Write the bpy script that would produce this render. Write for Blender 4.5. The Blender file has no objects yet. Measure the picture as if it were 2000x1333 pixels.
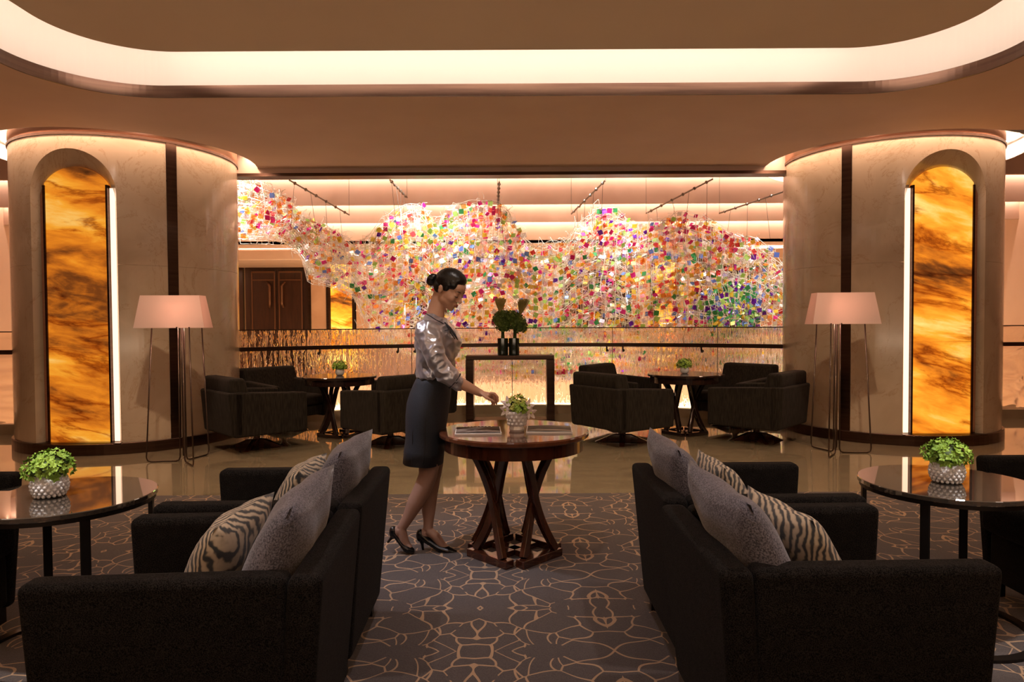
import bpy, bmesh, math, random
from math import sin, cos, pi, sqrt, atan2, radians as R
from mathutils import Vector as V, Matrix, noise
from mathutils.geometry import tessellate_polygon
random.seed(7)
S = bpy.context.scene
COL = S.collection
# ------------------------------------------------------------------ camera, world, exposure
H = 1.38
FPX = 1333.0
MC = Matrix.Rotation(pi/2 - R(1.5), 3, 'X') @ Matrix.Rotation(R(-0.33), 3, 'Z')
cd = bpy.data.cameras.new('camera'); cam = bpy.data.objects.new('camera', cd); COL.objects.link(cam)
cd.sensor_width = 36; cd.lens = FPX / 2000 * 36; cd.clip_start = 0.05; cd.clip_end = 200
cam.matrix_world = Matrix.Translation((0, 0, H)) @ MC.to_4x4()
S.camera = cam
S.view_settings.view_transform = 'Standard'; S.view_settings.look = 'None'
S.view_settings.gamma = 1; S.view_settings.use_curve_mapping = False
S.view_settings.exposure = 0.0
try:
    S.cycles.transparent_max_bounces = 32; S.cycles.max_bounces = 10; S.cycles.sample_clamp_indirect = 4
    S.cycles.caustics_reflective = False; S.cycles.caustics_refractive = False
except Exception: pass
w = bpy.data.worlds.new('world'); S.world = w; w.use_nodes = True
w.node_tree.nodes['Background'].inputs[0].default_value = (1, .8, .62, 1)
w.node_tree.nodes['Background'].inputs[1].default_value = 0.02
def at(px, py, Y):                       # a point of the photograph at depth Y, in metres
    d = MC @ V(((px-1000)/FPX, (666.5-py)/FPX, -1)); t = Y/d.y
    return V((d.x*t, Y, H + d.z*t))
def light(kind, name, loc, to, power, color, **k):
    l = bpy.data.lights.new(name, kind); o = bpy.data.objects.new(name, l); COL.objects.link(o)
    o.location = loc; o.rotation_euler = (V(to)-V(loc)).to_track_quat('-Z', 'Y').to_euler()
    l.energy = power; l.color = color
    for a, b in k.items(): setattr(l, a, b)
    return o
WARM = (1, .72, .48); PEACH = (1, .66, .42); CREAM = (1, .77, .62); COOL = (.82, .84, 1)
# ceiling downlights of the lounge (their fittings are above the frame)
for x, y, z, tx, ty, p, c, sz in (
        (-1.6, 2.2, 3.55, -1.2, 2.5, 85, (1,.85,.78), 40), (1.6, 2.2, 3.55, 1.2, 2.5, 85, (1,.85,.78), 40),
        (-.1, 2.9, 3.55, -.25, 4.2, 60, (1,.86,.78), 34), (-2.3, 3.6, 3.5, -.5, 4.1, 240, (.88,.88,1), 20), (-1.9, 1.9, 3.55, -1.9, 2.87, 270, (1,.95,.9), 12), (1.9, 1.9, 3.55, 1.93, 3.03, 270, (1,.95,.9), 12),
        (-2.4, 2.0, 3.55, -1.9, 2.9, 40, (1,.9,.8), 30), (2.4, 2.0, 3.55, 1.95, 3.0, 40, (1,.9,.8), 30),
        (0, 1.2, 3.55, -.7, 2.2, 34, (.85,.85,1), 40), (0, 1.2, 3.55, .7, 2.2, 34, (.85,.85,1), 40),
        (-2.8, 5.0, 3.55, -2.6, 6.5, 190, WARM, 60), (2.8, 5.0, 3.55, 2.6, 6.5, 190, WARM, 60), (0, 5.0, 3.55, 0, 6.6, 210, WARM, 60)):
    light('SPOT', 'ceiling_downlight_beam', (x, y, z), (tx, ty, 0), p, c, spot_size=R(sz*1.6), spot_blend=.8, shadow_soft_size=.05)
# hidden strips of the large ceiling cove, shining outward on its wall
PE = (3.38, 5.5)
def cove(a, b, n, p):
    m = (V(a)+V(b))/2; L = (V(b)-V(a)).length
    o = light('AREA', 'cove_strip_light', m, m+V(n), p*L, CREAM, shape='RECTANGLE', size=L, size_y=.04)
    q = V(n).to_track_quat('-Z', 'Y'); z = -V(n).normalized(); x = (V(b)-V(a)).normalized(); y = z.cross(x)
    o.rotation_euler = Matrix((x, y, z)).transposed().to_euler()
ZC = 3.72
cove((-2.6, 5.48, ZC), (2.6, 5.48, ZC), (0, 1, .1), 4.8)
for s in (-1, 1):
    cove((s*3.36, -2, ZC), (s*3.36, 4.7, ZC), (s, 0, .1), 5.2)
    for k in range(4):
        a0 = k*pi/8; a1 = (k+1)*pi/8; am = (a0+a1)/2; r = .75
        cove((s*(2.61+r*cos(a0)), 4.73+r*sin(a0), ZC), (s*(2.61+r*cos(a1)), 4.73+r*sin(a1), ZC), (s*cos(am), sin(am), .1), 6)
# atrium strips hidden behind the bottom of each ceiling step
TIERS = [(11.5, 3.83), (12.5, 3.55), (13.5, 3.375), (15.0, 3.14)]
for k, (y, z) in enumerate(TIERS):
    yn = TIERS[k+1][0] if k < 3 else 17.9
    if k < 3:
        zs_ = H + (z-H)*(yn-.1)/y + .05
        light('AREA', 'atrium_strip_light', (0, yn-.10, zs_), (0, yn+.02, zs_-.25), (75, 70, 90)[k], (1, .70, .52), shape='RECTANGLE', size=20, size_y=.04)
light('AREA', 'atrium_wash_light', (0, 12.2, -1.2), (0, 18, -.6), 520, (1, .62, .28), shape='RECTANGLE', size=16, size_y=.2)
for x in (-5, -1.5, 1.5, 5):
    light('SPOT', 'sculpture_spot', (x, 10.6, 4.2), (x*.8, 12.3, 2.2), 720, (.97, .95, .92), spot_size=R(85), spot_blend=.7, shadow_soft_size=.04)
    light('SPOT', 'sculpture_uplight', (x, 10.9, -.4), (x*.8, 12.2, 2.4), 260, (1, .85, .7), spot_size=R(80), spot_blend=.7, shadow_soft_size=.04)

# added uplight out of view behind the camera, fills the ceiling
light('AREA', 'ceiling_fill_light', (0, -2.6, .9), (0, -2.2, 4.0), 310, (1, .74, .52), shape='RECTANGLE', size=8, size_y=2.2)
# ------------------------------------------------------------------ materials
def mat(name, col=(.5,.5,.5), rough=.5, metal=0, **k):
    m = bpy.data.materials.new(name); m.use_nodes = True
    b = m.node_tree.nodes['Principled BSDF']
    b.inputs['Base Color'].default_value = (*col, 1); b.inputs['Roughness'].default_value = rough
    b.inputs['Metallic'].default_value = metal
    for a, v in k.items():
        i = b.inputs[a.replace('_', ' ')]; i.default_value = (*v, 1) if isinstance(v, tuple) and len(v) == 3 and i.type == 'RGBA' else v
    return m
class N:
    def __init__(s, m): s.m = m; s.t = m.node_tree; s.b = s.t.nodes.get('Principled BSDF')
    def n(s, typ, ins=None, **k):
        n = s.t.nodes.new(typ)
        for a, v in k.items(): setattr(n, a, v)
        for a, v in (ins or {}).items():
            if hasattr(v, 'is_output'): s.t.links.new(v, n.inputs[a])
            else: n.inputs[a].default_value = v
        return n
    def l(s, a, b): s.t.links.new(a, b)
    def ramp(s, fac, stops):
        r = s.n('ShaderNodeValToRGB'); s.l(fac, r.inputs[0]); e = r.color_ramp.elements
        while len(e) < len(stops): e.new(.5)
        for i, (p, c) in enumerate(stops): e[i].position = p; e[i].color = (*c, 1) if len(c) == 3 else c
        return r.outputs[0]
    def co(s, scale=(1,1,1), rot=(0,0,0), src='Object'):
        c = s.n('ShaderNodeTexCoord'); p = s.n('ShaderNodeMapping'); s.l(c.outputs[src], p.inputs[0])
        p.inputs['Scale'].default_value = scale; p.inputs['Rotation'].default_value = rot
        return p.outputs[0]
    def noise(s, vec, sc, det=4, dist=0, rough=.5):
        n = s.n('ShaderNodeTexNoise', {'Vector': vec, 'Scale': sc, 'Detail': det, 'Distortion': dist, 'Roughness': rough})
        return n.outputs[0]
    def math(s, op, a, b=0.0, c=0.0):
        n = s.n('ShaderNodeMath', {0: a, 1: b, 2: c}, operation=op); return n.outputs[0]
    def bump(s, h, st, d=.01):
        n = s.n('ShaderNodeBump', {'Height': h, 'Strength': st, 'Distance': d}); s.l(n.outputs[0], s.b.inputs['Normal']); return n.outputs[0]
def two_tone(name, a, b, sc, rough=.5, metal=0, det=5, dist=0, stretch=(1,1,1), bump=0, lo=.35, hi=.65, **k):
    m = mat(name, a, rough, metal, **k); q = N(m); v = q.co(stretch)
    n = q.noise(v, sc, det, dist); q.l(q.ramp(n, [(lo, a), (hi, b)]), q.b.inputs['Base Color'])
    if bump: q.bump(n, bump)
    return m
M = {}
M['plaster'] = two_tone('plaster', (.74,.53,.42), (.78,.57,.45), 1.5, .75)
M['panel'] = two_tone('ceiling_paint', (.80,.62,.45), (.84,.66,.48), 1.2, .7)
M['cream'] = mat('cream_paint', (.84,.79,.75), .6)
M['bronze'] = two_tone('dark_bronze', (.07,.042,.032), (.10,.062,.045), 4, .3, 1, stretch=(.3,.3,8))
M['copper'] = two_tone('brushed_copper', (.66,.44,.33), (.72,.49,.37), 6, .33, 1, stretch=(1,1,12))
M['fascia'] = two_tone('peach_fascia', (.66,.47,.38), (.72,.52,.42), 2, .45)
M['darkmetal'] = mat('blackened_steel', (.03,.025,.022), .4, .8)
M['rod'] = mat('lamp_rod_bronze', (.09,.06,.045), .3, .9)
M['black'] = mat('black_shoe_leather', (.006,.006,.007), .22)
M['rubber'] = mat('black_bracket', (.01,.01,.01), .4)
# column marble
m = mat('cream_marble', (.6,.5,.4), .16, Coat_Weight=.3, Coat_Roughness=.08); q = N(m); v = q.co()
n1 = q.noise(v, 1.1, 6, 1.2); n2 = q.noise(v, 1.5, 9, 1.0, .68)
vein = q.ramp(q.math('ABSOLUTE', q.math('SUBTRACT', n2, .5)), [(0, (.55,.40,.28)), (.004, (.85,.78,.70)), (.012, (1,1,1))])
base = q.ramp(n1, [(.3, (.42,.33,.23)), (.55, (.52,.42,.31)), (.75, (.45,.36,.255))])
mx = q.n('ShaderNodeMix', data_type='RGBA', blend_type='MULTIPLY'); mx.inputs[0].default_value = .55
q.l(base, mx.inputs[6]); q.l(vein, mx.inputs[7]); q.l(mx.outputs[2], q.b.inputs['Base Color']); M['marble'] = m
m = two_tone('rose_marble', (.50,.30,.20), (.60,.38,.26), 1.3, .25, dist=1.5); M['rosemarble'] = m
# backlit onyx
def onyx(name, seed, strength):
    m = mat(name, (.02,.01,.005), .12); q = N(m)
    c = q.n('ShaderNodeTexCoord'); p = q.n('ShaderNodeMapping'); q.l(c.outputs['Object'], p.inputs[0])
    p.inputs['Location'].default_value = (seed, 0, seed*2.3); p.inputs['Scale'].default_value = (.9, .9, 1)
    p.inputs['Rotation'].default_value = (0, -.32 if seed > 3 else -.22, 0); vv = p.outputs[0]
    sq = q.n('ShaderNodeMapping'); q.l(vv, sq.inputs[0]); sq.inputs['Scale'].default_value = (.75, .75, 2.5)
    big = q.noise(sq.outputs[0], .75, 9, .6, .55)
    fine = q.noise(sq.outputs[0], 3.6, 9, .7, .62)
    f = q.math('ADD', q.math('MULTIPLY', big, .8), q.math('MULTIPLY', fine, .2))
    col = q.ramp(f, [(.33, (.04,.013,.004)), (.39, (.20,.05,.007)), (.435, (.55,.14,.010)), (.49, (.82,.24,.014)), (.55, (.95,.38,.03)), (.64, (1.0,.64,.18))])
    ln = q.noise(sq.outputs[0], .7, 8, .6, .6)
    dk = q.ramp(q.math('ABSOLUTE', q.math('SUBTRACT', ln, .5)), [(0, (.30,.13,.05)), (.012, (.62,.42,.28)), (.045, (1,1,1))])
    mx = q.n('ShaderNodeMix', data_type='RGBA', blend_type='MULTIPLY'); mx.inputs[0].default_value = .85
    q.l(col, mx.inputs[6]); q.l(dk, mx.inputs[7])
    q.l(mx.outputs[2], q.b.inputs['Emission Color']); q.b.inputs['Emission Strength'].default_value = strength
    return m
M['onyx1'] = onyx('backlit_onyx_dark', 1.7, .95); M['onyx2'] = onyx('backlit_onyx_pale', 4.4, 1.25); M['onyx3'] = onyx('backlit_onyx_far', 6.1, 2.3)
def emit(name, c, s):
    m = mat(name, (0,0,0)); b = m.node_tree.nodes['Principled BSDF']; b.inputs['Emission Color'].default_value = (*c,1); b.inputs['Emission Strength'].default_value = s; return m
M['led'] = emit('led_strip', (1,.66,.44), 2.0)
M['ring'] = emit('led_ring', (1,.62,.42), 130)
M['basel'] = emit('led_base_strip', (1,.78,.48), 6)
M['bulb'] = emit('lamp_bulb', (1,.45,.3), 5)
# floor stone
m = mat('floor_marble', (.2,.16,.11), .07, Coat_Weight=1.0, Coat_Roughness=.03, Coat_IOR=1.8); q = N(m); v = q.co((1,2.4,1), (0,0,.25))
n1 = q.noise(v, .9, 8, 1.6, .6)
q.l(q.ramp(n1, [(.3, (.27,.215,.135)), (.5, (.42,.34,.215)), (.6, (.34,.27,.17)), (.75, (.52,.43,.28))]), q.b.inputs['Base Color'])
q.l(q.ramp(n1, [(.3, (.05,)*3), (.7, (.10,)*3)]), q.b.inputs['Roughness']); M['floor'] = m
M['kerb'] = two_tone('kerb_stone', (.28,.21,.13), (.36,.28,.18), 2, .3)
# carpet with mirrored scroll lines
m = mat('carpet_pile', (.05,.04,.04), .95, Sheen_Weight=.15); q = N(m)
c = q.n('ShaderNodeTexCoord'); sp = q.n('ShaderNodeSeparateXYZ', {0: c.outputs['Object']})
mx_ = q.math('PINGPONG', q.math('ADD', sp.outputs[0], .74), .58); my_ = q.math('PINGPONG', q.math('ADD', sp.outputs[1], .2), .43)
cb = q.n('ShaderNodeCombineXYZ', {0: mx_, 1: my_, 2: 0.0})
nz = q.n('ShaderNodeTexNoise', {'Vector': cb.outputs[0], 'Scale': 4.5, 'Detail': 0.0})
ad = q.n('ShaderNodeVectorMath', {0: nz.outputs[1], 1: (.5,.5,.5)}, operation='SUBTRACT')
scn = q.n('ShaderNodeVectorMath', {0: ad.outputs[0]}, operation='SCALE'); scn.inputs[3].default_value = .20
wv = q.n('ShaderNodeVectorMath', {0: cb.outputs[0], 1: scn.outputs[0]}, operation='ADD')
vo = q.n('ShaderNodeTexVoronoi', {'Vector': wv.outputs[0], 'Scale': 7.4, 'Randomness': .95}, feature='DISTANCE_TO_EDGE')
gap = q.noise(cb.outputs[0], 3.5, 0)
th = q.math('MULTIPLY', q.math('GREATER_THAN', gap, .33), .052)
line = q.math('LESS_THAN', vo.outputs[0], q.math('SUBTRACT', th, .022))
pile = q.noise(c.outputs['Object'], 260, 2)
gcol = q.ramp(pile, [(.3, (.050,.039,.038)), (.7, (.098,.078,.074))])
mc = q.n('ShaderNodeMix', data_type='RGBA'); q.l(line, mc.inputs[0]); q.l(gcol, mc.inputs[6]); mc.inputs[7].default_value = (.42,.27,.16,1)
q.l(mc.outputs[2], q.b.inputs['Base Color']); q.bump(q.math('ADD', pile, q.math('MULTIPLY', line, .4)), .5, .006); M['carpet'] = m
# fabrics
def fabric(name, a, b, sc=500, sheen=.3, bump=.4, st=(1,1,1), spec=.15):
    m = mat(name, a, .95, Sheen_Weight=sheen, Sheen_Roughness=.4, Specular_IOR_Level=spec); q = N(m); v = q.co(st)
    n = q.noise(v, sc, 1); n2 = q.noise(v, sc*.1, 3)
    q.l(q.ramp(q.math('ADD', q.math('MULTIPLY', n, .85), q.math('MULTIPLY', n2, .15)), [(.38, a), (.62, b)]), q.b.inputs['Base Color']); q.bump(n, bump, .003); return m
M['sofa'] = fabric('charcoal_weave', (.0018,.0016,.0014), (.024,.021,.019), 330, .03, .4, (1,1,1), .08)
M['club'] = fabric('brown_corduroy', (.013,.0105,.008), (.027,.022,.017), 90, .02, .3, (1,1,.1))
M['pillow'] = fabric('slate_velvet', (.060,.057,.068), (.20,.19,.22), 200, .35)
m = mat('striped_cushion', (.6,.5,.4), .8, Sheen_Weight=.2); q = N(m); v = q.co((1,1,1), (0,0,.35))
wvn = q.n('ShaderNodeTexWave', {'Vector': v, 'Scale': 17.0, 'Distortion': 5.0, 'Detail': 2.0, 'Detail Scale': 1.2}, wave_type='BANDS', bands_direction='Y')
q.l(q.ramp(wvn.outputs[1], [(.15, (.05,.055,.06)), (.40, (.20,.17,.13)), (.62, (.50,.41,.29)), (1, (.62,.52,.38))]), q.b.inputs['Base Color']); M['stripe'] = m
# wood
def wood(name, a, b, rough, st=(1,1,.12)):
    m = mat(name, a, rough, Coat_Weight=.5, Coat_Roughness=.08); q = N(m); v = q.co(st)
    n = q.noise(v, 14, 6, .8); q.l(q.ramp(n, [(.3, a), (.7, b)]), q.b.inputs['Base Color']); return m
M['wood'] = wood('polished_mahogany', (.022,.006,.003), (.075,.021,.009), .14)
M['woodtop'] = wood('mahogany_top', (.07,.022,.011), (.15,.050,.022), .06, (1,.12,1))
M['shadewood'] = wood('shaded_mahogany', (.010,.005,.004), (.028,.012,.008), .16)  # mahogany darkened: the cafe tables' backlit shade is put into the colour
M['doorwood'] = wood('dark_door_wood', (.022,.007,.004), (.05,.017,.008), .3)
M['doortrim'] = mat('door_inlay', (.16,.07,.035), .35, .4)
M['smoke'] = mat('smoked_glass_top', (.045,.035,.027), .035, Coat_Weight=1.0, Coat_Roughness=.02)
M['smoke'].node_tree.nodes['Principled BSDF'].inputs['IOR'].default_value = 2.1
M['shade'] = mat('lamp_shade_linen', (.80,.69,.64), .8, Subsurface_Weight=0.0)
q = N(M['shade']); v = q.co((60,60,1)); q.bump(q.noise(v, 1.0, 2), .15, .004)
tr = q.n('ShaderNodeBsdfTranslucent', {0: (.85,.66,.58,1)}); ms = q.n('ShaderNodeMixShader', {0: .45}); o = q.t.nodes['Material Output']
q.l(q.b.outputs[0], ms.inputs[1]); q.l(tr.outputs[0], ms.inputs[2]); q.l(ms.outputs[0], o.inputs[0])
# wavy balustrade glass
m = mat('wavy_cast_glass', (1,.93,.84), .04, Transmission_Weight=1.0, IOR=1.45); q = N(m)
c = q.n('ShaderNodeTexCoord'); sx = q.n('ShaderNodeSeparateXYZ', {0: c.outputs['Object']})
ang = q.math('ARCTAN2', sx.outputs[0], sx.outputs[1]); arc = q.math('MULTIPLY', ang, 5.86)
cbx = q.n('ShaderNodeCombineXYZ', {0: arc, 1: 0.0, 2: sx.outputs[2]})
wn = q.n('ShaderNodeTexNoise', {'Vector': q.n('ShaderNodeMapping', {0: cbx.outputs[0], 'Scale': (19.0,1.0,4.2)}).outputs[0], 'Scale': 1.0, 'Detail': 2.0, 'Distortion': .6})
q.bump(wn.outputs[0], 1.0, .07); M['wavy'] = m
M['crystal'] = mat('crystal', (.97,.97,1.0), .05, Transmission_Weight=.12, IOR=1.7, Coat_Weight=1.0)
M['clear'] = mat('clear_glass', (.93,.95,.93), .02, Transmission_Weight=.95, IOR=1.45)
M['vaseglass'] = mat('dark_green_glass', (.02,.03,.018), .05, Transmission_Weight=.4, IOR=1.5)
def leafm(name, a, b):
    m = two_tone(name, a, b, 9, .6, lo=.35, hi=.65); return m
M['green'] = leafm('hydrangea_green', (.13,.26,.02), (.36,.55,.08)); M['dgreen'] = leafm('dark_leaf', (.02,.045,.008), (.07,.12,.02))
M['lime'] = leafm('lime_bloom', (.34,.45,.05), (.62,.68,.18)); M['orchid'] = leafm('pale_orchid', (.85,.70,.66), (.92,.84,.78))
M['wheat'] = leafm('wheat_bloom', (.34,.30,.08), (.62,.52,.22)); M['mgreen'] = leafm('mid_bloom_green', (.05,.10,.015), (.15,.24,.04))  # wheat spray, and mid green for the console blooms
# person
M['skin'] = mat('skin', (.60,.34,.23), .45, Subsurface_Weight=.12, Subsurface_Scale=.02, Subsurface_Radius=(1,.35,.2))
M['hose'] = mat('sheer_stocking', (.33,.19,.14), .5)
M['hair'] = two_tone('black_hair', (.004,.003,.003), (.012,.009,.008), 60, .32, stretch=(1,1,.2), bump=.2)
M['lip'] = mat('lip', (.30,.045,.04), .4); M['lash'] = mat('lash', (.012,.007,.006), .7); M['lid'] = mat('eyelid', (.42,.20,.14), .5)
m = mat('silver_satin', (.50,.49,.55), .28, .7, Sheen_Weight=.3); q = N(m); v = q.co((1,1,1), (.3,.5,0)); q.bump(q.noise(v, 9, 2, .8), .35, .02); M['satin'] = m
M['navy'] = two_tone('navy_wool', (.011,.013,.019), (.019,.022,.031), 200, .75)
M['navytrim'] = mat('navy_trim', (.02,.022,.035), .5)
m = mat('magazine_cover', (.3,.25,.2), .85, Specular_IOR_Level=.1); q = N(m); v = q.co((3,9,1)); q.l(q.ramp(q.noise(v, 1.6, 5, 1), [(.3, (.03,.022,.02)), (.5, (.12,.085,.065)), (.60, (.5,.42,.36)), (.66, (.09,.06,.05))]), q.b.inputs['Base Color']); M['cover'] = m
m = mat('magazine_cover_road', (.3,.25,.2), .85, Specular_IOR_Level=.1); q = N(m); v = q.co((2,12,1), (0,0,.3)); q.l(q.ramp(q.noise(v, 1.1, 5, 1), [(.3, (.04,.035,.03)), (.5, (.14,.11,.085)), (.62, (.42,.34,.26)), (.75, (.10,.08,.06))]), q.b.inputs['Base Color']); M['cover2'] = m
M['paper'] = mat('paper', (.8,.76,.7), .6)
# sculpture tiles: tinted film
def film(name, c, tcol, tmix, rough=.25):
    m = bpy.data.materials.new(name); m.use_nodes = True; t = m.node_tree; t.nodes.clear(); q = N(m)
    a = q.n('ShaderNodeBsdfTransparent', {0: (*tcol, 1)}); d = q.n('ShaderNodeBsdfDiffuse', {0: (*c, 1)}); tl = q.n('ShaderNodeBsdfTranslucent', {0: (*c, 1)})
    g = q.n('ShaderNodeBsdfGlossy', {0: (min(1, c[0]+.3), min(1, c[1]+.3), min(1, c[2]+.3), 1), 'Roughness': rough})
    m1 = q.n('ShaderNodeMixShader', {0: .5, 1: d.outputs[0], 2: tl.outputs[0]}); m2 = q.n('ShaderNodeMixShader', {0: .2, 1: m1.outputs[0], 2: g.outputs[0]})
    m3 = q.n('ShaderNodeMixShader', {0: tmix, 1: m2.outputs[0], 2: a.outputs[0]}); o = q.n('ShaderNodeOutputMaterial'); q.l(m3.outputs[0], o.inputs[0]); return m
FILM = dict(
    magenta=film('film_magenta', (.75,.03,.30), (.9,.25,.5), .25), red=film('film_rose', (.85,.10,.12), (1,.45,.4), .4), orange=film('film_orange', (1,.42,.08), (1,.75,.45), .66),
    violet=film('film_violet', (.25,.03,.55), (.5,.25,.8), .25), lime=film('film_lime', (.55,.85,.25), (.85,1,.6), .3), green=film('film_green', (.08,.45,.16), (.4,.8,.5), .3),
    yellow=film('film_yellow', (.95,.72,.08), (1,.9,.5), .4), blue=film('film_blue', (.22,.36,.85), (.6,.75,1), .35), white=film('film_pearl', (.9,.85,.8), (1,.97,.94), .35),
    pink=film('film_pink', (.98,.5,.45), (1,.78,.72), .72), pale=film('film_pale_green', (.85,.9,.65), (.97,1,.9), .78), lilac=film('film_lilac', (.78,.68,.88), (.95,.92,1), .75))
M['wire'] = film('clear_filament', (.95,.90,.80), (1,.97,.94), .3, .15)
M['cable'] = mat('steel_cable', (.25,.2,.16), .4, .8)

# ------------------------------------------------------------------ mesh helpers
class MB:
    def __init__(s): s.v = []; s.f = []; s.mi = []; s.cur = 0
    def add(s, vs, fs):
        k = len(s.v); s.v += [V(p) for p in vs]; s.f += [tuple(i+k for i in f) for f in fs]; s.mi += [s.cur]*len(fs); return s
    def box(s, x0, x1, y0, y1, z0, z1, T=None):
        vs = [V((x, y, z)) for z in (z0, z1) for y in (y0, y1) for x in (x0, x1)]
        if T: vs = [T @ p for p in vs]
        return s.add(vs, [(0,2,3,1),(4,5,7,6),(0,1,5,4),(2,6,7,3),(0,4,6,2),(1,3,7,5)])
    def tbox(s, b, t, z0, z1):            # b, t = (x0,x1,y0,y1) at bottom and top
        vs = [V((x, y, z0)) for y in b[2:] for x in b[:2]] + [V((x, y, z1)) for y in t[2:] for x in t[:2]]
        return s.add(vs, [(0,2,3,1),(4,5,7,6),(0,1,5,4),(2,6,7,3),(0,4,6,2),(1,3,7,5)])
    def loft(s, rings, cap=True, closed=True):
        n = len(rings[0]); vs = [p for r in rings for p in r]; fs = []
        for i in range(len(rings)-1):
            for j in range(n if closed else n-1):
                a = i*n+j; b = i*n+(j+1) % n; fs.append((a, b, b+n, a+n))
        if cap: fs += [tuple(range(n))[::-1], tuple(range((len(rings)-1)*n, len(rings)*n))]
        return s.add(vs, fs)
    def tube(s, pts, rad, n=10, flat=1.0, up=None):
        pts = [V(p) for p in pts]; rad = rad if isinstance(rad, (list, tuple)) else [rad]*len(pts); rings = []
        pu = V(up) if up else None
        for i, p in enumerate(pts):
            t = (pts[min(i+1, len(pts)-1)] - pts[max(i-1, 0)]).normalized()
            if pu is None: pu = V((0,0,1)) if abs(t.z) < .9 else V((1,0,0))
            a = (pu - t*pu.dot(t)).normalized(); pu = a; b = t.cross(a)
            rings.append([p + a*cos(2*pi*k/n)*rad[i] + b*sin(2*pi*k/n)*rad[i]*flat for k in range(n)])
        return s.loft(rings)
    def caps(s, pts, rad, n=12):          # tube with rounded ends
        pts = [V(p) for p in pts]; rad = list(rad); d0 = (pts[0]-pts[1]).normalized(); d1 = (pts[-1]-pts[-2]).normalized()
        P = [pts[0]+d0*rad[0]*.95, pts[0]+d0*rad[0]*.6] + pts + [pts[-1]+d1*rad[-1]*.6, pts[-1]+d1*rad[-1]*.95]
        Q = [rad[0]*.25, rad[0]*.8] + rad + [rad[-1]*.8, rad[-1]*.25]
        return s.tube(P, Q, n)
    def lathe(s, prof, n=24, c=(0,0,0)):
        c = V(c); ring = prof[0][0] > .004 and prof[-1][0] > .004 and (prof[0][1] != prof[-1][1] or prof[0][0] != prof[-1][0]) and n >= 40
        if ring: prof = list(prof)+[prof[0]]
        return s.loft([[c+V((r*cos(2*pi*k/n), r*sin(2*pi*k/n), z)) for k in range(n)] for r, z in prof], cap=not ring)
    def ell(s, c, r, n=14, m=8, T=None):
        c = V(c); r = (r, r, r) if not hasattr(r, '__len__') else r; rings = []
        for i in range(m+1):
            ph = -pi/2 + pi*(i+.02*(1 if i == 0 else -1 if i == m else 0))/m
            rings.append([V((r[0]*cos(ph)*cos(2*pi*k/n), r[1]*cos(ph)*sin(2*pi*k/n), r[2]*sin(ph))) for k in range(n)])
        rings = [[c + (T @ p if T else p) for p in q] for q in rings]
        return s.loft(rings)
    def build(s, name, mats, parent=None, smooth=False, bevel=0, seg=2, T=None, sub=0):
        me = bpy.data.meshes.new(name)
        me.from_pydata([tuple(T @ p) if T else tuple(p) for p in s.v], [], s.f)
        mats = mats if isinstance(mats, (list, tuple)) else [mats]
        for q in mats: me.materials.append(M[q] if isinstance(q, str) else q)
        me.polygons.foreach_set('material_index', s.mi)
        bm = bmesh.new(); bm.from_mesh(me); bmesh.ops.recalc_face_normals(bm, faces=bm.faces); bm.to_mesh(me); bm.free()
        if smooth: me.polygons.foreach_set('use_smooth', [True]*len(me.polygons))
        me.update(); o = bpy.data.objects.new(name, me); COL.objects.link(o)
        if parent: o.parent = parent
        if bevel:
            b = o.modifiers.new('bevel', 'BEVEL'); b.width = bevel; b.segments = seg; b.limit_method = 'ANGLE'; b.angle_limit = R(40)
            me.polygons.foreach_set('use_smooth', [True]*len(me.polygons)); wn = o.modifiers.new('wn', 'WEIGHTED_NORMAL'); wn.keep_sharp = True
        if sub: o.modifiers.new('sub', 'SUBSURF').levels = sub; o.modifiers[-1].render_levels = sub
        return o
def thing(name, label, cat, loc=(0,0,0), rz=0, group=None):
    o = bpy.data.objects.new(name, None); COL.objects.link(o); o.location = loc; o.rotation_euler = (0,0,rz); o.empty_display_size = .1
    return tag(o, label, cat, group)
def tag(o, label, cat, group=None):
    o['label'] = label; o['category'] = cat
    if group: o['group'] = group
    return o
def struct(o, label=None, cat=None):
    o['kind'] = 'structure'
    if label: o['label'] = label
    if cat: o['category'] = cat
    return o
def copy_tree(root, loc, rz, label=None, group=None):
    def rec(o, parent):
        c = o.copy(); COL.objects.link(c); c.parent = parent
        for ch in [k for k in bpy.data.objects if k.parent == o]: rec(ch, c)
        return c
    r = rec(root, None); r.location = loc; r.rotation_euler = (0,0,rz)
    if label: r['label'] = label
    if group: r['group'] = group
    return r
def arc_pts(cx, cy, r, a0, a1, n): return [(cx+r*cos(a0+(a1-a0)*i/n), cy+r*sin(a0+(a1-a0)*i/n)) for i in range(n+1)]
def flat(loops, z, name, mt, thick=0, up=True):
    L = [[V((x, y, 0)) for x, y in l] for l in loops]; tris = tessellate_polygon(L); P = [p for l in L for p in l]
    mb = MB(); mb.add([V((p.x, p.y, z)) for p in P], [tuple(t) for t in tris])
    if thick:
        mb.add([V((p.x, p.y, z+thick)) for p in P], [tuple(t) for t in tris])
        k = 0
        for l in L:
            n = len(l)
            mb.add([V((p.x,p.y,z)) for p in l]+[V((p.x,p.y,z+thick)) for p in l], [(i,(i+1)%n,(i+1)%n+n,i+n) for i in range(n)])
    return mb.build(name, mt)

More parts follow.
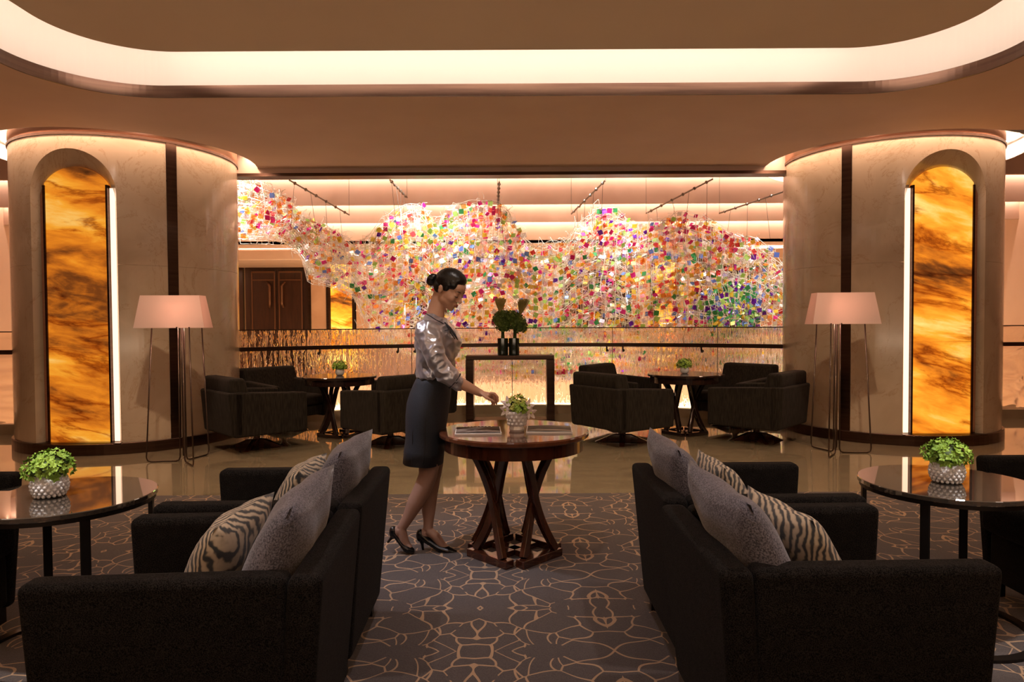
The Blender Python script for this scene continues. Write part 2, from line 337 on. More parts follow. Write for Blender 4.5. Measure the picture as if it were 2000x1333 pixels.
# ------------------------------------------------------------------ structure
ZS = 3.39
CL = (-4.66, 8.41); CR = (4.74, 8.66); RC = 1.215; RH = 1.47
BC = (0, 4.64); RB = 5.86
fl = [(-10,-3.5), (10,-3.5), (10,9.9), (5.5,9.9)]
fl += arc_pts(*BC, RB+.14, R(42), R(138), 40) + [(-5.5,9.0), (-10,9.0)]
struct(flat([fl], -.06, 'floor', 'floor', .06))
cb_ = MB()
car = [(-4.6,-3.2), (4.6,-3.2), (4.6,5.44), (-4.6,5.44)]
o = flat([car], .001, 'carpet', 'carpet', .012); tag(o, 'dark grey carpet with looping gold scroll lines under the sofas', 'carpet')
# soffit with cove opening and column openings
def hole(off=0, z=None, n=24):
    x, y, r = 3.9-off, 6.09-off, .85-off*.3
    p = [(-x, -2.6), (x, -2.6)] + arc_pts(x-r, y-r, r, 0, pi/2, n) + arc_pts(-x+r, y-r, r, pi/2, pi, n); return p
YE = 8.85
aR0 = atan2(YE-CR[1], -sqrt(RH**2-(YE-CR[1])**2)); aL0 = atan2(YE-CL[1], sqrt(RH**2-(YE-CL[1])**2))
ySR, ySL = 7.26, 7.02
aR1 = atan2(ySR-CR[1], sqrt(RH**2-(ySR-CR[1])**2)); aL1 = atan2(ySL-CL[1], -sqrt(RH**2-(ySL-CL[1])**2))
outer = [(-10,-3.5), (10,-3.5), (10,ySR)] + arc_pts(*CR, RH, aR1, aR0-2*pi, 30) + arc_pts(*CL, RH, aL0, aL1, 30) + [(-10,ySL)]
struct(flat([outer, hole()], ZS, 'ceiling', 'plaster', .0))
# cap above everything, dropped panel
struct(flat([hole(-.05)], 3.98, 'ceiling_cove_roof', 'cream')).name = 'ceiling_cove'
struct(flat([hole(.48)], 3.603, 'ceiling_panel', 'panel', .04))
def wallstrip(pts, z0, z1, name, mt, t=.02, closed=False):
    mb = MB(); n = len(pts); vs = [V((x,y,z)) for z in (z0, z1) for x, y in pts]
    mb.add(vs, [(i,(i+1)%n,(i+1)%n+n,i+n) for i in range(n if closed else n-1)])
    o = mb.build(name, mt); so = o.modifiers.new('s','SOLIDIFY'); so.thickness = t; so.offset = 0; return o
struct(wallstrip(hole(.015), ZS-.004, ZS+.10, 'trim_1', 'bronze', .02, True))
struct(wallstrip(hole(-.02), ZS+.09, 3.98, 'trim_2', 'cream', .02, True))
# recess above columns
for i, (c, nm) in enumerate(((CL, 'left'), (CR, 'right'))):
    struct(wallstrip(arc_pts(*c, RH, 0, 2*pi, 48)[:-1], ZS+.0, 3.95, 'trim_%d' % (3+i), 'cream', .01, True))
mb = MB(); mb.box(-10, 10, 6.0, 10.4, 3.96, 4.0); struct(mb.build('ceiling_recess_cap', 'cream')).name = 'ceiling_recess'
# header over the opening
mb = MB(); mb.box(-3.62, 3.62, 8.86, 9.0, 3.30, 3.96)
struct(mb.build('trim_5', 'fascia')); mb = MB(); mb.box(-3.7, 3.7, 8.82, 9.04, 3.285, 3.325); struct(mb.build('trim_6', 'bronze'))
# columns
def column(c, label, strip_sign, onyx_mat, hx, zt):
    root = thing('marble_column', label, 'column', (c[0], c[1], 0))
    zb, rr = .12, RC
    hw, ztop = .465, 3.24                   # outer arch of the niche
    iw, itop, dep = .405, 3.085, .145
    a0 = hx                                  # centre of niche in u
    def arch(u, w_, zt_): return zt_ - w_ + sqrt(max(0, w_*w_-u*u))
    def P(u, z, r=rr): a = -pi/2 + u/rr; return V((r*cos(a), r*sin(a), z))
    ust = strip_sign*R(48)*rr; sw = .055; full = pi*rr
    cuts = sorted([ust-sw, ust+sw])
    def piece(u0, u1, z0, z1):
        n = max(2, int(abs(u1-u0)/.05)); us = [u0+(u1-u0)*i/n for i in range(n+1)]
        us = sorted(set(us + [a0+hw*k for k in (-1,-.985,-.95,-.9,-.8,-.7,-.6,-.4,-.2,0,.2,.4,.6,.7,.8,.9,.95,.985,1) if u0 < a0+hw*k < u1]))
        mb = MB()
        for p, q_ in zip(us, us[1:]):
            zz = []
            for u in (p, q_):
                lo = z0
                if abs((p+q_)/2-a0) < hw: lo = max(z0, arch(min(hw, abs(u-a0)), hw, ztop))
                zz.append(lo)
            if min(zz) >= z1-1e-4: continue
            zz = [min(k, z1) for k in zz]
            mb.add([P(p,zz[0]), P(q_,zz[1]), P(q_,z1), P(p,z1)], [(0,1,2,3)])
        return mb.build('marble_panel', 'marble', root, smooth=True)
    js = 2.03
    rngs = [(-full, cuts[0]), (cuts[1], full)]
    for u0, u1 in rngs:
        # split further where the seams are
        seams = [u0] + [s for s in ((-2.35, 2.35)) if u0+.3 < s < u1-.3] + [u1]
        for s0, s1 in zip(seams, seams[1:]):
            piece(s0+.0015, s1-.0015, zb, js-.001); piece(s0+.0015, s1-.0015, js+.001, zt)
    mb = MB(); rings = [[P(cuts[0]+(cuts[1]-cuts[0])*k/4, z, rr+.006) for k in range(5)] for z in (zb, zt)]
    mb.loft(rings, cap=False, closed=False); mb.build('bronze_strip', 'bronze', root, smooth=True)
    mb = MB(); mb.lathe([(rr-.02,0),(rr+.025,0),(rr+.025,zb-.005),(rr+.018,zb),(rr-.02,zb)], 96); mb.build('base_plinth', 'bronze', root, bevel=0)
    mb = MB(); mb.lathe([(rr-.03,zt),(rr+.012,zt),(rr+.012,zt+.028),(rr-.03,zt+.028)], 96); mb.build('top_trim', 'bronze', root)
    mb = MB(); mb.lathe([(rr-.01,zt+.028),(rr+.004,zt+.028),(rr+.004,3.95),(rr-.01,3.95)], 96); mb.build('top_band', 'copper', root, smooth=True)
    # LED ring hidden above the soffit edge, shining on the shaft
    mb = MB(); n = 96; mb.add([V((r*cos(2*pi*k/n), r*sin(2*pi*k/n), ZS+.19)) for r in (rr+.13, rr+.16) for k in range(n)], [(k,(k+1)%n,(k+1)%n+n,k+n) for k in range(n)]); mb.build('light_ring', 'ring', root)
    # niche
    pu = P(a0, 0); fy = -rr*cos(hw/rr)+.0; yb = pu.y + dep + .02; cx = pu.x
    def loop(w_, zt_, y): 
        pts = [(-w_, zb)] + [(-w_*cos(pi*k/24), zt_-w_+w_*sin(pi*k/24)) for k in range(25)] + [(w_, zb)]
        return pts
    o_ = [P(a0+u, z) for u, z in loop(hw, ztop, 0)]; i_ = [V((cx+u, yb, z)) for u, z in loop(iw, itop, 0)]
    mb = MB(); mb.loft([o_, i_], cap=False, closed=False); mb.build('niche_reveal', 'marble', root, smooth=True)
    mb = MB(); mb.box(cx-iw-.1, cx+iw+.1, yb+.03, yb+.05, zb, 3.25); mb.build('niche_back', 'copper', root)
    pw = .335
    px0 = cx - .005*strip_sign
    # onyx in three slabs, arched top
    zs = [zb+.005, 1.145, 2.16, itop-.01]
    for k in range(3):
        mb = MB(); z0, z1 = zs[k]+.002, zs[k+1]-.002
        if k < 2: mb.box(px0-pw, px0+pw, yb-.03, yb, z0, z1)
        else:
            A = sqrt(iw**2-pw**2); pts = [(-pw, z0)] + [(u, itop-.005-iw+sqrt(iw*iw-u*u)) for u in [-pw+2*pw*j/24 for j in range(25)]] + [(pw, z0)]
            mb.loft([[V((px0+u, y, z)) for u, z in pts] for y in (yb-.03, yb)])
        mb.build('onyx_panel', onyx_mat, root)
    for s in (-1, 1):
        mb = MB(); mb.box(px0+s*pw-.010, px0+s*pw+.010, yb-.045, yb+.01, zb, itop-iw+.2); mb.build('onyx_frame', 'bronze', root)
    s = strip_sign                          # lit side towards the room centre
    mb = MB(); mb.box(min(px0+s*(pw+.018), cx+s*(iw-.004)), max(px0+s*(pw+.018), cx+s*(iw-.004)), yb-.012, yb, zb+.01, itop-iw+.17); mb.build('light_strip', 'led', root)
    mb = MB(); mb.box(min(px0-s*(pw+.018), cx-s*(iw-.004)), max(px0-s*(pw+.018), cx-s*(iw-.004)), yb-.008, yb, zb+.01, itop-iw+.17); mb.build('side_panel', 'copper', root)
    mb = MB(); mb.box(cx-hw, cx+hw, pu.y+.05, yb+.05, zb-.01, zb+.004); mb.build('niche_sill', 'bronze', root)
    return root
column(CL, 'round cream marble column at left with dark orange backlit onyx niche', 1, 'onyx1', .012, 3.385)
column(CR, 'round cream marble column at right with paler golden backlit onyx niche', -1, 'onyx2', .03, 3.39)
# walls out of view
mb = MB(); mb.box(-10.1, -10, -3.5, 19, -2.5, 4.6); struct(mb.build('wall_left', 'plaster'))
mb = MB(); mb.box(10, 10.1, -3.5, 19, -2.5, 4.6); struct(mb.build('wall_right', 'plaster'))
mb = MB(); mb.box(-10, 10, -3.6, -3.5, 0, 4); struct(mb.build('wall_back', 'doorwood'))
# ------------------------------------------------------------------ atrium
mb = MB(); mb.box(-10, 10, 10.4, 19, 4.55, 4.6); struct(mb.build('ceiling_atrium', 'fascia'))
for k, (y, z) in enumerate(TIERS):
    mb = MB(); mb.box(-10, 10, y, y+.06, z, 4.55); struct(mb.build('trim_%d' % (10+k), 'fascia' if k < 3 else 'fascia'))
FW = 18.0
zf = lambda py: H + (631-py)/FPX*FW
xf = lambda px: (px-1000)/FPX*FW
struct((lambda mb: (mb.box(-10, 10, FW+.3, FW+.4, -2.5, 4.55), mb.build('wall_far', 'rosemarble'))[1])(MB()))
mb = MB(); mb.box(-10, 10, 15.8, FW+.3, -.12, 0); struct(mb.build('floor_far', 'floor'))
mb = MB(); mb.box(-10, 10, 15.75, 15.8, -.5, 0.02); struct(mb.build('trim_20', 'fascia'))
mb = MB(); mb.box(-10, 10, 17.03, 17.1, -2.5, -.12); struct(mb.build('wall_lower', 'fascia'))
lw = thing('streak_backdrop', 'added row of bars and glowing panels that streaks the balustrade glass', 'backdrop', (0, 17.0, -2.5))  # contrast row added behind the glass to give it bright streaks
for i in range(15):
    x = -9.4+i*1.25
    mb = MB(); mb.box(x-.22, x+.22, -.12, 0, 0, 2.36); mb.build('backdrop_bar', ('copper', 'cream')[i % 2], lw, bevel=.01)
    mb = MB(); mb.box(x+.27, x+.31, -.06, 0, 0, 2.36); mb.build('bronze_trim', 'bronze', lw)
    mb = MB(); mb.box(x+.38, x+.9, -.06, 0, .1, 1.62); mb.build('glow_panel', 'onyx3' if i % 3 else 'doorwood', lw)
mb = MB(); mb.box(-10, 10, 9.0, 18, -2.55, -2.5); struct(mb.build('floor_lower', 'cream'))
# marble bays, dark recesses and onyx of the far wall
bays = [(608,640,'rosemarble'),(696,800,'rosemarble'),(880,1100,'rosemarble'),(1232,1272,'rosemarble'),(1326,1358,'rosemarble'),(1476,1600,'rosemarble')]
far = thing('panelled_wall', 'rose marble panelling with dark recesses on the far side of the atrium', 'wall panelling', (0, FW, 0))
for a, b, mt in bays:
    mb = MB(); mb.box(xf(a), xf(b), 0, .3, 0, 3.1); mb.build('marble_panel', mt, far, bevel=.01)
for a, b in ((800,880),(1100,1232),(1358,1476),(1640,2100),(-200,470)):
    mb = MB(); mb.box(xf(a), xf(b), .2, .3, 1.05, 3.1); mb.build('dark_panel', 'doorwood', far); mb = MB(); mb.box(xf(a), xf(b), .1, .3, 0, 1.05); mb.build('dado_panel', 'rosemarble', far, bevel=.01)
mb = MB(); mb.box(xf(806), xf(878), -.02, .18, zf(548), 3.1); mb.build('lit_lintel', 'rosemarble', far)
for a in (606, 641, 692, 1100, 1232, 1273, 1323, 1358, 1476):
    mb = MB(); mb.box(xf(a)-.035, xf(a)+.035, -.03, .3, 0, 3.1); mb.build('bronze_trim', 'bronze', far)
for a, b in ((646,690),(1278,1319)):
    ox = thing('onyx_panel', ('tall glowing onyx panel beside the dark doors at left' if a < 1000 else 'tall glowing onyx panel behind the right of the sculpture'), 'onyx panel', ((xf(a)+xf(b))/2, FW-.02, 0))
    wd = (xf(b)-xf(a))/2; mb = MB(); mb.box(-wd, wd, 0, .05, 0, 2.95); mb.build('onyx_slab', 'onyx3', ox)
    for s in (-1, 1): mb = MB(); mb.box(s*wd-.015, s*wd+.015, -.02, .06, 0, 2.97); mb.build('onyx_frame', 'bronze', ox)
# double doors at left
dx0, dx1 = xf(478), xf(604)
dr = thing('double_door', 'dark wooden double doors with long curved handles at far left', 'door', ((dx0+dx1)/2, FW, 0))
hwid = (dx1-dx0)/2
mb = MB(); mb.box(-hwid, hwid, .1, .2, 0, 3.02); mb.build('door_frame', 'doorwood', dr)
for s in (-1, 1):
    c = s*hwid*.42; hw2 = hwid*.38
    mb = MB(); mb.box(c-hw2, c+hw2, .05, .1, .02, zf(525)); d = mb.build('door_leaf', 'doorwood', dr, bevel=.01)
    mb = MB()
    for a in (-1, 1): mb.box(c+a*hw2*.92-.015, c+a*hw2*.92+.015, .035, .06, .1, zf(528))
    mb.box(c-hw2*.92, c+hw2*.92, .035, .06, zf(530), zf(527)); mb.box(c-hw2*.92, c+hw2*.92, .035, .06, zf(545), zf(543)); mb.build('inlay', 'doortrim', d)
    mb = MB(); hx_ = c - s*hw2*.55; mb.tube([(hx_, .0, zf(598)), (hx_-s*.02, -.05, zf(590)), (hx_-s*.02, -.05, zf(556)), (hx_+s*.06, 0, zf(548))], .03, 8); mb.build('door_handle', 'doortrim', d, smooth=True)
# low white coves at both ends of the atrium
for nm, xa, xb, yt, ybm, lab in (('l', 380, 604, 462, 491, 'white curved light cove above the dark doors'), ('r', 1436, 1640, 438, 487, 'white light cove at the right end of the atrium')):
    Yc = 16.2; p0 = at(xa, yt, Yc); p1 = at(xb, ybm, Yc)
    t = thing('light_cove', lab, 'light cove', ((p0.x+p1.x)/2, Yc, p1.z)); wd = abs(p1.x-p0.x)/2; hh = p0.z-p1.z
    mb = MB(); mb.box(-wd, wd, .02, .08, 0, hh+.3); mb.build('cove_wall', 'cream', t)
    mb = MB(); mb.box(-wd-.1, wd+.05, -.35, 1.7, -.24, -.0); mb.build('soffit', 'fascia', t, bevel=.03)
    light('AREA', 'cove_light', ((p0.x+p1.x)/2, Yc-.33, p1.z+.03), ((p0.x+p1.x)/2, Yc+.3, p1.z+.35), 60, CREAM, shape='RECTANGLE', size=2*wd, size_y=.05)
light('AREA', 'far_wall_wash', (0, 16.6, 3.02), (0, 18.2, 1.6), 120, (1,.64,.40), shape='RECTANGLE', size=18, size_y=.15)
mb = MB(); mb.box(-10, 10, 15.0, 18.4, 3.14, 3.2); struct(mb.build('ceiling_far', 'fascia'))
# lit cove on the lower wall, seen through the glass
mb = MB(); mb.box(-9.9, 9.9, 16.80, 16.85, -.78, -.62); o = mb.build('light_strip', 'basel'); tag(o, 'glowing light strip below the far floor, seen through the wavy glass', 'light strip')

# ------------------------------------------------------------------ balustrade
bal = thing('glass_balustrade', 'curved wavy glass balustrade with dark handrail behind the console', 'balustrade', (BC[0], BC[1], 0))
def pol(a, r, z): return V((r*sin(a), r*cos(a), z))
amax = R(45); npan = 6
for k in range(npan):
    a0 = -amax + 2*amax*k/npan + .0006; a1 = -amax + 2*amax*(k+1)/npan - .0006; n = 14
    mb = MB(); rings = [[pol(a0+(a1-a0)*i/n, RB-.006, .13), pol(a0+(a1-a0)*i/n, RB+.006, .13), pol(a0+(a1-a0)*i/n, RB+.006, 1.30), pol(a0+(a1-a0)*i/n, RB-.006, 1.30)] for i in range(n+1)]
    mb.loft(rings); mb.build('glass_panel', 'wavy', bal)
for k in range(1, npan):
    a_ = -amax + 2*amax*k/npan; mb = MB(); mb.tube([pol(a_, RB-.008, .13), pol(a_, RB-.008, 1.298)], .004, 6); mb.build('glass_joint', 'rubber', bal)
def ringpart(name, r0, r1, z0, z1, mt, par, am=amax, n=60, smooth=False):
    mb = MB(); mb.loft([[pol(-am+2*am*i/n, r0, z0), pol(-am+2*am*i/n, r1, z0), pol(-am+2*am*i/n, r1, z1), pol(-am+2*am*i/n, r0, z1)] for i in range(n+1)]); return mb.build(name, mt, par)
ringpart('base_kerb', RB-.10, RB+.14, 0, .13, 'kerb', bal)
ringpart('top_rail', RB-.012, RB+.012, 1.298, 1.312, 'bronze', bal)
ringpart('handrail', RB-.11, RB-.05, 1.02, 1.075, 'bronze', bal)
ringpart('light_strip', RB+.03, RB+.06, .13, .142, 'basel', bal)
for px in (622, 766, 800, 1196, 1228, 1373, 1515):
    a = math.asin(max(-.7, min(.7, (px-1000)/FPX*9.8/RB)))
    mb = MB(); mb.tube([pol(a, RB-.006, .96), pol(a, RB-.05, .95), pol(a, RB-.08, .98), pol(a, RB-.08, 1.02)], .012, 8); mb.ell(pol(a, RB-.01, .96), .022, 8, 6); mb.build('rail_bracket', 'rubber', bal, smooth=True)
for s, x0, x1, yy, lab in ((-1, -10, -5.1, 8.72, 'straight wavy glass balustrade left of the left column'), (1, 5.2, 10, 9.62, 'straight wavy glass balustrade right of the right column')):
    b2 = thing('glass_balustrade', lab, 'balustrade', ((x0+x1)/2, yy, 0)); hwd = (x1-x0)/2
    for j in range(3):
        mb = MB(); mb.box(-hwd+j*2*hwd/3+.003, -hwd+(j+1)*2*hwd/3-.003, -.006, .006, .13, 1.3); mb.build('glass_panel', 'wavy', b2)
    mb = MB(); mb.box(-hwd, hwd, -.1, .14, 0, .13); mb.build('base_kerb', 'kerb', b2)
    mb = MB(); mb.box(-hwd, hwd, -.012, .012, 1.298, 1.312); mb.build('top_rail', 'bronze', b2)
    mb = MB(); mb.box(-hwd, hwd, -.11, -.05, 1.02, 1.075); mb.build('handrail', 'bronze', b2)
#PART2
# ------------------------------------------------------------------ seating
def pillow_mesh(mb, w, h, t, T, n=14, pinch=.07, sag=0.0, p=2.6):
    top = []; bot = []
    for s, L in ((1, top), (-1, bot)):
        for i in range(n+1):
            for j in range(n+1):
                u = -1+2*i/n; v = -1+2*j/n
                e = (max(0, (1-abs(u)**p))*max(0, (1-abs(v)**p)))**.5
                x = u*w/2*(1-pinch*(1-v*v)); z = v*h/2*(1-pinch*(1-u*u))
                y = s*t/2*e + sag*(1-u*u)*(v)*.5 + .004*sin(7*u+3*v)
                L.append(T @ V((x, y, z)))
    f = []
    for i in range(n):
        for j in range(n):
            a = i*(n+1)+j; f.append((a, a+1, a+n+2, a+n+1))
    mb.add(top, f); mb.add(bot, f)
    return mb
def armchair(label, loc, rz, group):
    """opens towards local +x, back at local -x; footprint .84 deep, .71 wide"""
    t = thing('armchair', label, 'armchair', (loc[0], loc[1], .0135), rz, group)
    D, Wd, hz = .79, .705, .69; hw = Wd/2
    a = .095
    for s in (-1, 1):
        mb = MB(); y0, y1 = s*hw, s*(hw-a); yb0 = s*(hw-.03)
        mb.tbox((a+.02, D-.03, min(yb0, y1), max(yb0, y1)), (a+.002, D, min(y0, y1), max(y0, y1)), .07, hz)
        mb.build('arm', 'sofa', t, bevel=.026, seg=4)
    mb = MB(); mb.tbox((.055, a+.05, -hw+.03, hw-.03), (0, a, -hw, hw), .07, hz); mb.build('backrest', 'sofa', t, bevel=.026, seg=4)
    mb = MB(); mb.box(a+.03, D-.02, -hw+a, hw-a, .09, .33); mb.build('seat_base', 'sofa', t, bevel=.02)
    mb = MB(); mb.box(a+.02, D+.045, -hw+a+.004, hw-a-.004, .335, .505); mb.build('seat_cushion', 'sofa', t, bevel=.05, seg=4)
    for s in (-1, 1):
        for x in (.10, D-.08):
            mb = MB(); mb.box(x-.02, x+.02, s*(hw-.08)-.02, s*(hw-.08)+.02, 0, .075); mb.build('leg', 'darkmetal', t)
    return t
def velvet(label, loc, rz, group, w=.60, h=.44, lean=.30, th=.21, roll=0):
    T = Matrix.Rotation(lean, 4, 'X') @ Matrix.Rotation(roll, 4, 'Y')
    mb = MB(); pillow_mesh(mb, w, h, th, T, 16, .06, .03)
    o = mb.build('back_cushion', 'pillow', None, smooth=True, T=None)
    o.location = loc; o.rotation_euler = (0,0,rz); bm = bmesh.new(); bm.from_mesh(o.data); bmesh.ops.remove_doubles(bm, verts=bm.verts, dist=.0005); bmesh.ops.recalc_face_normals(bm, faces=bm.faces); bm.to_mesh(o.data); bm.free()
    return tag(o, label, 'cushion', group)
def striped(label, loc, rz, group, w=.46, h=.42, lean=.35, roll=0):
    o = velvet(label, loc, rz, group, w, h, lean, .15, roll); o.name = 'striped_cushion'; o.data.materials[0] = M['stripe']; return o
# right pair, opening to +x ; left pair opening to -x
GA = 'dark grey armchairs around the side tables'
armchair('nearest right charcoal armchair in the foreground, open to the right', (.555, 2.185, 0), R(1.2), GA)
armchair('second right charcoal armchair, just beyond the nearest right one', (.575, 2.945, 0), R(.5), GA)
armchair('nearest left charcoal armchair in the foreground, open to the left', (-.535, 2.155, 0), R(180+4), GA)
armchair('second left charcoal armchair, just beyond the nearest left one', (-.575, 2.90, 0), R(180+1), GA)
armchair('charcoal armchair at left edge of picture beside the left side table', (-2.285-.79, 2.83, 0), R(0), GA)
armchair('charcoal armchair at right edge of picture beside the right side table', (2.33+.79, 3.085, 0), R(180), GA)
GV = 'large velvet back cushions'; GS = 'zebra striped cushions'
velvet('big slate velvet cushion leaning in the nearest right armchair', (.745, 2.17, .66), R(90+1), GV, .63, .48, R(-24), .17)
velvet('big slate velvet cushion leaning in the second right armchair', (.745, 2.98, .665), R(90), GV, .60, .45, R(-22), .17)
velvet('big slate velvet cushion leaning in the nearest left armchair', (-.725, 2.15, .655), R(90+4), GV, .62, .48, R(24), .17)
velvet('big slate velvet cushion leaning in the second left armchair', (-.755, 2.95, .67), R(90), GV, .60, .45, R(22), .17)
striped('cream and dark striped cushion in the nearest right armchair', (.965, 2.27, .61), R(90+6), GS, .45, .38, R(-26))
striped('cream and dark striped cushion in the second right armchair', (.955, 3.02, .61), R(90), GS, .42, .36, R(-24))
striped('cream and dark striped cushion in the nearest left armchair', (-.945, 2.22, .605), R(90-2), GS, .45, .38, R(24))
striped('cream and dark striped cushion in the second left armchair', (-.95, 2.99, .61), R(90), GS, .42, .36, R(24))
# swivel club chairs
def club(label, loc, rz):
    t = thing('swivel_chair', label, 'armchair', loc, rz, 'swivel club chairs in front of the balustrade')
    z0, za, zb = .19, .67, .815; hw = .41; D = .82; x0 = -.41
    for s in (-1, 1):
        mb = MB(); ya, yb = sorted((s*hw, s*(hw-.10)))
        vs = [(x0, z0), (x0+D, z0), (x0+D, za-.05), (x0, za)]
        mb.loft([[V((x, y, z)) for x, z in vs] for y in (ya, yb)]); mb.build('arm', 'club', t, bevel=.02, seg=2)
    mb = MB(); vs = [(x0-.02, z0+.01), (x0+.10, z0+.01), (x0+.10, za), (x0-.06, za)]
    mb.loft([[V((x, y, z)) for x, z in vs] for y in (-hw, hw)]); mb.build('backrest', 'club', t, bevel=.025, seg=3)
    mb = MB(); vs = [(x0+.10, .42), (x0+.24, .42), (x0+.13, zb), (x0-.03, zb), (x0-.03, za)]
    mb.loft([[V((x, y, z)) for x, z in vs] for y in (-hw+.03, hw-.03)]); bc = mb.build('back_cushion', 'club', t, bevel=.035, seg=3)
    for i in range(4):
        for k, zz in enumerate((.55, .70)): mb = MB(); mb.ell((x0+.215-(zz-.42)*.27, -.24+.16*i, zz), (.012, .014, .014), 8, 5); mb.build('button', 'darkmetal', bc, smooth=True)
    mb = MB(); mb.box(x0+.08, x0+D-.01, -hw+.09, hw-.09, z0+.02, .34); mb.build('seat_base', 'club', t, bevel=.02)
    mb = MB(); mb.box(x0+.12, x0+D+.02, -hw+.095, hw-.095, .345, .48); mb.build('seat_cushion', 'club', t, bevel=.04, seg=3)
    mb = MB(); mb.lathe([(.05, .07), (.035, .1), (.035, .16), (.09, .2), (.10, .215)], 16); mb.build('pedestal', 'wood', t, smooth=True)
    for k in range(4):
        a = pi/4+k*pi/2; c, s = cos(a), sin(a); T = Matrix.Rotation(a, 4, 'Z')
        mb = MB(); mb.tbox((.02, .32, -.03, .03), (.02, .10, -.03, .03), .0, .095); mb.v = [T @ p for p in mb.v]; 
        mb.build('foot', 'wood', t, bevel=.008)
    return t
club('dark club chair nearest the left lamp, back to the camera', (-2.88, 7.66, 0), R(44))
club('dark club chair directly behind the standing woman, arm towards camera', (-1.40, 7.80, 0), R(136))
club('dark club chair behind the left cafe table, facing the camera', (-2.98, 8.86, 0), R(-38))
club('dark club chair at the balustrade, half hidden behind the woman', (-1.33, 9.12, 0), R(-140))
club('dark club chair just right of the console, back to the camera', (1.27, 7.84, 0), R(34))
club('dark club chair beside the right lamp, arm towards camera', (2.84, 7.92, 0), R(137))
club('dark club chair hidden behind the one right of the console', (1.45, 9.1, 0), R(-36))
club('dark tufted club chair behind the right cafe table', (2.95, 9.02, 0), R(-142))
# round wooden tables with crossing curved legs
def woodtable(label, loc, rz=0, r=.44, hgt=.735, wm='wood', tm='woodtop'):
    t = thing('round_table', label, 'table', loc, rz, 'round mahogany tables with crossed curved legs')
    mb = MB(); mb.lathe([(.001, hgt-.03), (r-.005, hgt-.03), (r, hgt-.024), (r, hgt-.008), (r-.008, hgt), (.001, hgt)], 72); mb.build('tabletop', tm, t, bevel=0)
    mb = MB(); mb.lathe([(r-.06, hgt-.105), (r-.03, hgt-.105), (r-.03, hgt-.031), (r-.06, hgt-.031)], 72); mb.build('apron', wm, t)
    mb = MB(); mb.lathe([(.001, hgt-.11), (.27, hgt-.11), (.27, hgt-.09), (.001, hgt-.09)], 40); mb.build('underframe', wm, t)
    zt = hgt-.11
    for k in range(4):
        a = pi/4 + k*pi/2; c, s = cos(a), sin(a); rad = V((c, s, 0)); tan = V((-s, c, 0))
        for q in (-1, 1):
            pts = []
            for i in range(11):
                u = i/10; z = .045+(zt-.045)*u
                off = .17*(1-2*u)*q*(1-.25*sin(pi*u))*.72; rr = .16 + .045*abs(1-2*u)**1.6
                pts.append(rad*rr + tan*off + V((0, 0, z)))
            mb = MB(); rings = []
            for i, p in enumerate(pts):
                d = (pts[min(10, i+1)]-pts[max(0, i-1)]).normalized(); n1 = (rad - d*rad.dot(d)).normalized(); n2 = d.cross(n1)
                w_, h_ = .018, .022; p = p + rad*(.012*q)
                rings.append([p+n1*w_+n2*h_, p+n1*w_-n2*h_, p-n1*w_-n2*h_, p-n1*w_+n2*h_])
            mb.loft(rings); mb.build('leg', wm, t, bevel=.004)
    for k in range(4):
        T = Matrix.Rotation(k*pi/2+pi/4, 4, 'Z'); mb = MB(); mb.box(.17, .235, -.165, .165, 0, .045, T); mb.build('foot_rail', wm, t, bevel=.005)
    for k in range(2):
        T = Matrix.Rotation(k*pi/2+pi/4, 4, 'Z'); mb = MB(); mb.box(-.18, .18, -.03, .03, .003, .035, T); mb.build('cross_rail', wm, t)
    return t

woodtable('polished mahogany round table in the centre of the carpet, with magazines', (.008, 4.02, .0135), R(0))
woodtable('round cafe table with its backlit shade painted dark, in the left group by the balustrade', (-2.13, 8.42, 0), R(20), .45, .745, 'shadewood', 'shadewood')
woodtable('round cafe table with its backlit shade painted dark, in the right group by the balustrade', (2.13, 8.42, 0), R(-12), .45, .745, 'shadewood', 'shadewood')
# side tables with smoked glass tops
def sidetable(label, loc, mir):
    t = thing('side_table', label, 'table', loc, 0, 'round smoked glass side tables'); r = .355; h = .65
    mb = MB(); mb.lathe([(.001, h-.022), (r-.003, h-.022), (r, h-.019), (r, h-.003), (r-.003, h), (.001, h)], 80); mb.build('tabletop', 'smoke', t)
    mb = MB(); mb.lathe([(r-.035, h-.04), (r-.008, h-.04), (r-.008, h-.0225), (r-.035, h-.0225)], 64); mb.build('rim_frame', 'darkmetal', t)
    angs = [225, 165, 45, 345] if not mir else [315, 15, 135, 195]
    for a in angs:
        a = R(a); T = Matrix.Rotation(a, 4, 'Z'); mb = MB(); mb.box(r-.03, r-.012, -.017, .017, .012, h-.04, T); mb.box(r-.07, r-.03, -.006, .006, h-.06, h-.04, T); mb.build('leg', 'darkmetal', t, bevel=.002)
    mb = MB(); mb.lathe([(r-.045, 0), (r-.004, 0), (r-.004, .013), (r-.045, .013)], 64); mb.build('floor_ring', 'darkmetal', t)
    return t
TL = V((-1.90, 2.87, .0135)); TR = V((1.935, 3.03, .0135))
sidetable('round smoked glass side table at left with hydrangea bowl', TL, True)
sidetable('round smoked glass side table at right with hydrangea bowl', TR, False)
